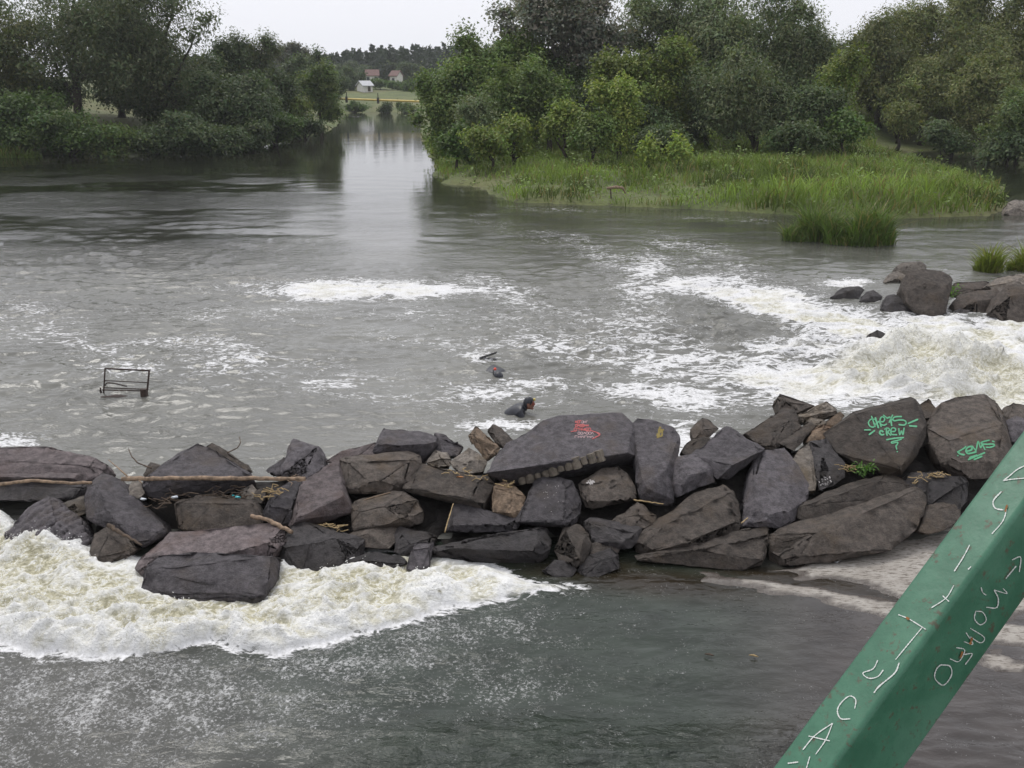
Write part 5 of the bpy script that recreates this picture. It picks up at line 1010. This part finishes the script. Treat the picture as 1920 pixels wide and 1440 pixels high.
o = thing('weed', p, 'bright green weed right beside the midstream boulder', 'weed'); mk('leaves', V, F, M['leaf'], o, smooth=False, cols={'leafcol': C})['kind'] = 'stuff'
# drink can lying on the concrete
p = atz(1568, 1051, 0.045); t = thing('drink_can', p - [0, 0, .03], 'crushed silver drink can lying under the longest front slab', 'can')
M['alu'] = simple('scuffed_aluminium', (0.55, 0.55, 0.55), 0.35, 0.2, 30, Metallic=0.7); a = unit(np.array([0.75, 0.6, 0.0]))
MB().tube([p, p + a * .01, p + a * .06, p + a * .115, p + a * .12], [.026, .033, .030, .033, .026], 12).build('body', M['alu'], t, smooth=True)
th = np.linspace(0, 6.283, 17); s1 = np.cross(a, [0, 0, 1]); MB().tube([p - a * .002 + (s1 * math.cos(q) + np.array([0, 0, 1]) * math.sin(q)) * .029 for q in th], 0.005, 5).build('rim', M['pwhite'], t, smooth=True)
# broken plank on the grass edge
p = atz(1155, 362, 0.55); t = thing('driftwood_snag', p - [0, 0, .4], 'small brown snag on the low bright grass of the bank', 'driftwood')
mb = MB(); mb.tube([p + [-.5, 0, .25], p + [0, 0, .32], p + [.35, 0, .28], p + [.5, 0, .0]], [.07, .09, .07, .04], 6); mb.build('stem', M['wood'], t, smooth=True)
MB().tube([p + [-.3, 0, .25], p + [-.25, 0, -.3]], [.05, .03], 5).build('branch', M['wood_d'], t, smooth=True)
# dead flecks floating on the spillway
for u, v, m_, lab in ((1330, 1227, 'wood_d', 'tiny dark wood chip floating on the dark sheet of water'), (1413, 1229, 'straw', 'tiny yellow leaf floating right of the dark wood chip')):
    p = atz(u, v, 0.012); mb = MB(); V = [p + q for q in ([-.05, .02, 0], [-.01, -.015, .012], [.05, -.02, 0], [.01, .015, .008])]; mb.poly(V + [q - np.array([0, 0, .012]) for q in V], [(0, 1, 2, 3), (7, 6, 5, 4), (0, 4, 5, 1), (1, 5, 6, 2), (2, 6, 7, 3), (3, 7, 4, 0)])
    tag(mb.build('floating_leaf', M[m_], origin=p), lab, 'leaf')

# ------------------------------------------------------------------ rusty frame standing in the pool
M['rustiron'] = simple('rusty_black_iron', (0.045, 0.028, 0.022), 0.75, 0.5, 25, 0.3)
yF = float(atz(235, 745)[1]); fp = lambda u, v, dy=0.0: aty(u, v, yF + dy)
t = thing('metal_frame', fp(235, 746), 'rusty black metal frame standing out of the water at the left', 'frame')
sq = 0.020
def bar(a, b, r_, nm='bar'): MB().tube([a, (a + b) / 2, b], r_, 6).build(nm, M['rustiron'], t, smooth=True)
bar(fp(197, 691, .1), fp(280, 695, .1), sq, 'top_bar'); bar(fp(197, 690, .1), fp(193.5, 752, .1), sq * .8, 'upright'); bar(fp(280, 694, .1), fp(274, 752, .1), sq, 'upright')
bar(fp(196, 713.5, .1), fp(277, 717.5, .1), sq * .6, 'middle_bar'); bar(fp(193, 727, .0), fp(275, 730, .0), sq * .7, 'lower_bar'); bar(fp(192, 731, -.15), fp(275, 733, -.15), sq * .8, 'lower_bar')
MB().tube([fp(198, 723), fp(199, 718.5), fp(204, 717.5), fp(216, 719), fp(238, 724.5)], sq * .7, 6).build('bent_bar', M['rustiron'], t, smooth=True)
mb = MB(); c0 = (fp(193, 735, -.2) + fp(274, 738, .25)) / 2; mb.box(c0 + [0, 0, -.10], (0.90, 0.34, 0.13)); mb.build('tray', M['rustiron'], t)
MB().tube([fp(190, 737, -.2), fp(188, 732, -.2), fp(188.5, 727, -.2)], sq, 6).build('hook', M['rustiron'], t, smooth=True)
MB().box(fp(270, 736, -.2), (0.12, 0.1, 0.16)).build('bracket', M['rustiron'], t)

# ------------------------------------------------------------------ divers
M['suit'] = simple('black_wetsuit', (0.016, 0.018, 0.026), 0.42, 0.3, 12, 0.2); M['skin'] = simple('wet_skin', (0.25, 0.12, 0.085), 0.45, 0.12, 20); M['maskred'] = simple('red_mask', (0.22, 0.05, 0.035), 0.4, 0.2, 20)
M['lamp'] = simple('yellow_plastic', (0.62, 0.50, 0.14), 0.4, 0.2, 20); M['redtip'] = simple('orange_red_plastic', (0.75, 0.09, 0.05), 0.4, 0.1, 20); M['rubber'] = simple('black_rubber', (0.012, 0.012, 0.014), 0.4, 0.3, 12)
def skin_body(name, verts, edges, radii, root, mat, parent, sub=2):
    me = bpy.data.meshes.new(name); me.from_pydata([tuple(map(float, np.asarray(v) - wloc(parent))) for v in verts], edges, []); o = bpy.data.objects.new(name, me); COL.objects.link(o); o.parent = parent
    md = o.modifiers.new('skin', 'SKIN'); md.use_smooth_shade = True
    sk = me.skin_vertices[0].data if me.skin_vertices else None
    if sk is None:
        bm = bmesh.new(); bm.from_mesh(me); bm.verts.layers.skin.verify(); bm.to_mesh(me); bm.free(); sk = me.skin_vertices[0].data
    for i, r_ in enumerate(radii): sk[i].radius = (r_, r_) if np.isscalar(r_) else r_
    sk[root].use_root = True
    s = o.modifiers.new('sub', 'SUBSURF'); s.levels = s.render_levels = sub
    for m_ in (mat if isinstance(mat, list) else [mat]): me.materials.append(m_)
    return o
def ball(name, c, rad, mat, parent, sc=(1, 1, 1), cut=None, seg=18):
    bm = bmesh.new(); bmesh.ops.create_uvsphere(bm, u_segments=seg, v_segments=seg // 2 + 2, radius=rad)
    V = np.array([v.co for v in bm.verts]) * np.array(sc)
    F = [tuple(v.index for v in f.verts) for f in bm.faces if cut is None or cut(np.mean([V[v.index] for v in f.verts], 0))]; bm.free()
    return mk(name, V + np.asarray(c), F, mat, parent)
# swimmer nearest the stones: hunched shoulders out of the water, looking right
b = atz(978, 779); x, y = b[0], b[1] + 0.1
t = thing('person', (x, y, -0.5), 'swimmer in a black wetsuit and cap looking right, shoulders out of the water', 'person', 'divers in the pool')
hx, hz = x + 0.15, 0.225
Vb = [(x - .42, y + .1, -.35), (x - .26, y + .06, -.08), (x - .06, y + .02, .09), (x + .05, y, .14), (x + .11, y - .01, .17), (x - .03, y - .17, .08), (x + .03, y - .24, -.14), (x + .22, y - .2, -.22), (x - .03, y + .22, .08), (x + .02, y + .28, -.14), (x + .2, y + .24, -.22)]
skin_body('body', Vb, [(0, 1), (1, 2), (2, 3), (3, 4), (2, 5), (5, 6), (6, 7), (2, 8), (8, 9), (9, 10)], [.17, .175, .16, .105, .075, .085, .06, .045, .085, .06, .045], 0, M['suit'], t)
hd = np.array([hx, y - .02, hz])
hd_o = ball('head', hd, 0.098, M['skin'], t, (1.08, 0.82, 1.25))
ball('swim_cap', hd + [-.006, 0, .012], 0.107, M['suit'], t, (1.08, 0.86, 1.22), cut=lambda c: c[2] > 0.012 + 0.30 * c[0] or c[0] < -0.045)
ball('nose', hd + [.103, 0, -.012], 0.020, M['skin'], hd_o, (1.2, .8, 1.1), seg=8); ball('ear', hd + [-.01, -.082, -.01], 0.026, M['skin'], hd_o, (.8, .4, 1.2), seg=8); ball('chin', hd + [.06, 0, -.105], 0.035, M['skin'], hd_o, (1.1, 1.1, .7), seg=8)
mb = MB(); mb.box(hd + [.078, 0, .012], (.05, .135, .06)); mb.build('diving_mask', M['maskred'], hd_o); mb = MB(); mb.box(hd + [.094, 0, -.055], (.02, .05, .012)); mb.build('mouth', M['maskred'], hd_o)
MB().tube([hd + [.085, -.01, .085], hd + [.125, -.01, .09]], [.026, .03], 10).build('head_lamp', M['lamp'], t, smooth=True)
MB().tube([hd + [.02, -.085, .0], hd + [.05, -.095, .06], hd + [.045, -.095, .13]], .011, 6).build('snorkel', M['rubber'], t, smooth=True)
# second diver, swimming away face down: back and hood awash, fins behind
h = atz(933, 706); f = atz(915, 674); d = unit(f - h); sd2 = np.cross(d, [0, 0, 1])
t = thing('person', (h + f) / 2 - [0, 0, .4], 'diver face down in a black suit with a red snorkel tip, back and fins awash', 'person', 'divers in the pool')
L = float(np.linalg.norm(f - h)); pt = lambda k, s_, z: h + d * k + sd2 * s_ + np.array([0, 0, z])
Vb = [pt(.85, 0, -.10), pt(.55, 0, -.03), pt(.28, 0, .035), pt(.08, 0, .02), pt(-.08, 0, .03), pt(.26, .19, -.02), pt(.1, .36, -.14), pt(-.15, .34, -.24), pt(.26, -.19, -.02), pt(.1, -.36, -.14), pt(-.15, -.34, -.24), pt(1.15, .1, -.16), pt(L + .0, .11, -.02), pt(1.15, -.1, -.16), pt(L + .0, -.11, .02)]
skin_body('body', Vb, [(0, 1), (1, 2), (2, 3), (3, 4), (2, 5), (5, 6), (6, 7), (2, 8), (8, 9), (9, 10), (0, 11), (11, 12), (0, 13), (13, 14)], [.14, .145, .15, .07, .098, .085, .055, .04, .085, .055, .04, .085, .05, .085, .05], 0, M['suit'], t)
ball('hood', pt(-.10, 0, .03), .112, M['suit'], t, (1, 1.1, 1)); MB().tube([pt(-.12, -.09, .0), pt(-.06, -.11, .10), pt(-.02, -.10, .17)], .014, 6).build('snorkel', M['rubber'], t, smooth=True)
ball('snorkel_tip', pt(-.02, -.06, .185), .034, M['redtip'], t, seg=10)
for s_, z in ((.13, .03), (-.14, .10)):
    a0 = pt(L - .05, s_, z - .03); ax_ = unit(np.array([-0.85 if s_ > 0 else 0.8, .25, .22 if s_ < 0 else 0.05])); q_ = unit(np.cross(ax_, [0, .5, 1])); up = np.cross(q_, ax_)
    P = []
    for k, w in ((-.08, .05), (.06, .06), (.22, .085), (.36, .10)):
        for sg in (-1, 1):
            P += [a0 + ax_ * k + q_ * w * sg + up * (.018 - k * .02), a0 + ax_ * k + q_ * w * sg - up * (.018 - k * .02)]
    Fq = []
    for k in range(3):
        o0 = k * 4; Fq += [(o0, o0 + 4, o0 + 6, o0 + 2), (o0 + 1, o0 + 3, o0 + 7, o0 + 5), (o0, o0 + 1, o0 + 5, o0 + 4), (o0 + 2, o0 + 6, o0 + 7, o0 + 3)]
    Fq += [(0, 2, 3, 1), (12, 13, 15, 14)]
    mb = MB(); mb.poly(P, Fq); mb.build('fin', M['rubber'], t)

# ------------------------------------------------------------------ green bridge brace in the foreground
def planeN(a, b): n_ = np.cross(ray(*a), ray(*b)); return n_ / np.linalg.norm(n_)
def depth(u, v, dpt): return CAM + ray(u, v) * dpt
M0, M1 = depth(1560, 1440, 1.74), depth(1920, 945, 1.86)
D = unit(M1 - M0)
def edge_pt(a, b, push):     # point in the cross-section plane through M0 whose edge runs along the image line a-b
    n_ = planeN(a, b); l = np.cross(n_, D); l = l / np.linalg.norm(l)
    A_ = np.array([n_, D, l]); base = np.linalg.solve(A_, [n_ @ CAM, D @ M0, l @ M0])
    fwd = np.array([0, cp, -sp]); l = l if l @ fwd > 0 else -l
    return base + l * push
best = None
for pa in np.linspace(.02, .12, 41):
    for pb in np.linspace(.05, .20, 61):
        a = edge_pt((1445, 1440), (1920, 805), pa) - M0; b = edge_pt((1698, 1440), (1920, 1124), pb) - M0
        la, lb = np.linalg.norm(a), np.linalg.norm(b); nl_ = unit(np.cross(b, D)); nl_ = nl_ if nl_[1] < 0 else -nl_; cost = abs(a @ b) / (la * lb) * 3 + abs(nl_[2] - 0.08) * 1.0 + max(0, la - .2) * 8 + max(0, lb - .2) * 8
        if best is None or cost < best[0]: best = (cost, a, b)
_, a, b = best; print('BEAM', best[0], np.linalg.norm(a), np.linalg.norm(b))
start, end = M0 - D * 1.6, M0 + D * 2.6
bm = bmesh.new(); rings = []
prof = [np.zeros(3), b, a + b, a]
for k in range(2):
    rings.append([bm.verts.new((start if k == 0 else end) + q) for q in prof])
for j in range(4): bm.faces.new((rings[0][j], rings[0][(j + 1) % 4], rings[1][(j + 1) % 4], rings[1][j]))
bm.faces.new(rings[0][::-1]); bm.faces.new(rings[1])
bmesh.ops.recalc_face_normals(bm, faces=bm.faces[:])
le = [e for e in bm.edges if abs(unit(np.array(e.verts[0].co - e.verts[1].co)) @ D) > 0.99]
bmesh.ops.bevel(bm, geom=le, offset=0.010, segments=5, profile=0.5, affect='EDGES')
bV = np.array([v.co for v in bm.verts]); bF = [tuple(v.index for v in f.verts) for f in bm.faces]; bm.free()
m, nt = newmat('green_bridge_paint'); c = ocoord(nt); n1 = noi(nt, c, 9, 6, 0.65); n2 = noi(nt, c, 38, 5, 0.7); n3 = noi(nt, c, 140, 3, 0.7); n4 = noi(nt, c, 3, 3)
col = mixc(nt, rampf(nt, n1, 0.3, 0.7), (0.026, 0.115, 0.064), (0.055, 0.175, 0.105)); col = mixc(nt, mth(nt, 'MULTIPLY', rampf(nt, n4, 0.5, 0.7), 0.5), col, (0.13, 0.27, 0.19))
col = mixc(nt, mth(nt, 'MULTIPLY', rampf(nt, n2, 0.57, 0.66), 0.8), col, (0.075, 0.05, 0.03)); col = mixc(nt, mth(nt, 'MULTIPLY', rampf(nt, n3, 0.58, 0.72), 0.35), col, (0.02, 0.05, 0.03))
fin(nt, princ(nt, col, mth(nt, 'MULTIPLY_ADD', n2, 0.3, 0.3), bump(nt, mth(nt, 'ADD', n1, mth(nt, 'MULTIPLY', n2, .4)), 0.25, 0.006)))
t = thing('bridge_brace', (M0 + D * .4) - [0, 0, .2], 'green painted steel bridge brace with white lettering, close in the lower right', 'bridge brace')
bo = mk('steel_bar', bV, bF, m, t, smooth=True)
ar = np.zeros(len(bF)); bo.data.polygons.foreach_get('area', ar); bo.data.polygons.foreach_set('use_smooth', np.zeros(len(bF), bool))
try: bo.data.set_sharp_from_angle(angle=math.radians(50))
except Exception: pass
bvb = bvh_of(bV, bF); cr = lambda L: crop(1400, 860, 2.483, L)
UP = cr([[(1195, 105), (1225, 82), (1265, 50), (1330, 20)], [(1195, 105), (1235, 98), (1330, 90)], [(1187, 155), (1150, 198), (1158, 232), (1196, 241)], [(1215, 222), (1195, 290), (1143, 352)], [(1040, 403), (1010, 460), (968, 526)], [(1032, 518), (1046, 504)],
    [(966, 592), (930, 650), (862, 696)], [(914, 640), (942, 666)], [(708, 728), (760, 750), (836, 797)], [(822, 784), (750, 870), (695, 937)], [(612, 940), (590, 980), (543, 1000), (570, 1024), (612, 1016), (638, 985)], [(712, 952), (690, 1000), (620, 1060), (594, 1092)],
    [(505, 1165), (509, 1124), (480, 1107), (440, 1140), (424, 1176), (440, 1212), (484, 1213)], [(263, 1357), (320, 1290), (402, 1233)], [(402, 1233), (370, 1310), (323, 1378)], [(290, 1293), (390, 1316)], [(193, 1420), (242, 1414)], [(296, 1388), (278, 1450)]])
letters('painted_stroke', t, bvb, UP, 2.1, M['wpaint'], 0.0015, 0.9)
LO = cr([[(1232, 470), (1272, 458), (1266, 526)], [(1252, 498), (1203, 557)], [(1088, 598), (1096, 622), (1112, 634)], [(1150, 612), (1168, 650), (1160, 692), (1112, 690)], [(1148, 610), (1208, 626), (1190, 603)], [(1063, 708), (1096, 714), (1112, 750), (1085, 772), (1058, 745), (1063, 708)],
    [(1038, 788), (1102, 830), (1086, 856), (1038, 828)], [(1018, 808), (1050, 862), (1008, 850)], [(973, 878), (1012, 890), (985, 942), (943, 930)], [(1010, 910), (1047, 908), (1014, 958)], [(900, 958), (942, 964), (952, 1000), (930, 1040), (905, 1052), (873, 1020), (880, 980), (900, 958)]])
letters('painted_stroke', t, bvb, LO, 1.8, M['wpaint'], 0.0015, 0.9)
M['rustrun'] = simple('rust_run', (0.26, 0.11, 0.03), 0.8, 0.4, 60)
letters('rust_stain', t, bvb, cr([[(1215, 218), (1205, 250)], [(1045, 830), (1035, 862)], [(1000, 895), (990, 925)], [(745, 742), (760, 752)]]), 4.0, M['rustrun'], 0.0025, 0.8)
# ------------------------------------------------------------------ thin river haze
M['haze'], nt = newmat('river_haze')
pv = nd(nt, 'ShaderNodeVolumePrincipled', {'Color': (0.92, 0.95, 1.0, 1), 'Density': 0.00024, 'Anisotropy': 0.2})
o_ = nd(nt, 'ShaderNodeOutputMaterial'); nt.links.new(pv.outputs[0], o_.inputs['Volume'])
mb = MB(); mb.box((0, 160, 14), (1820, 1180, 36)); hz = mb.build('haze', M['haze']); tag(hz, kind='stuff')
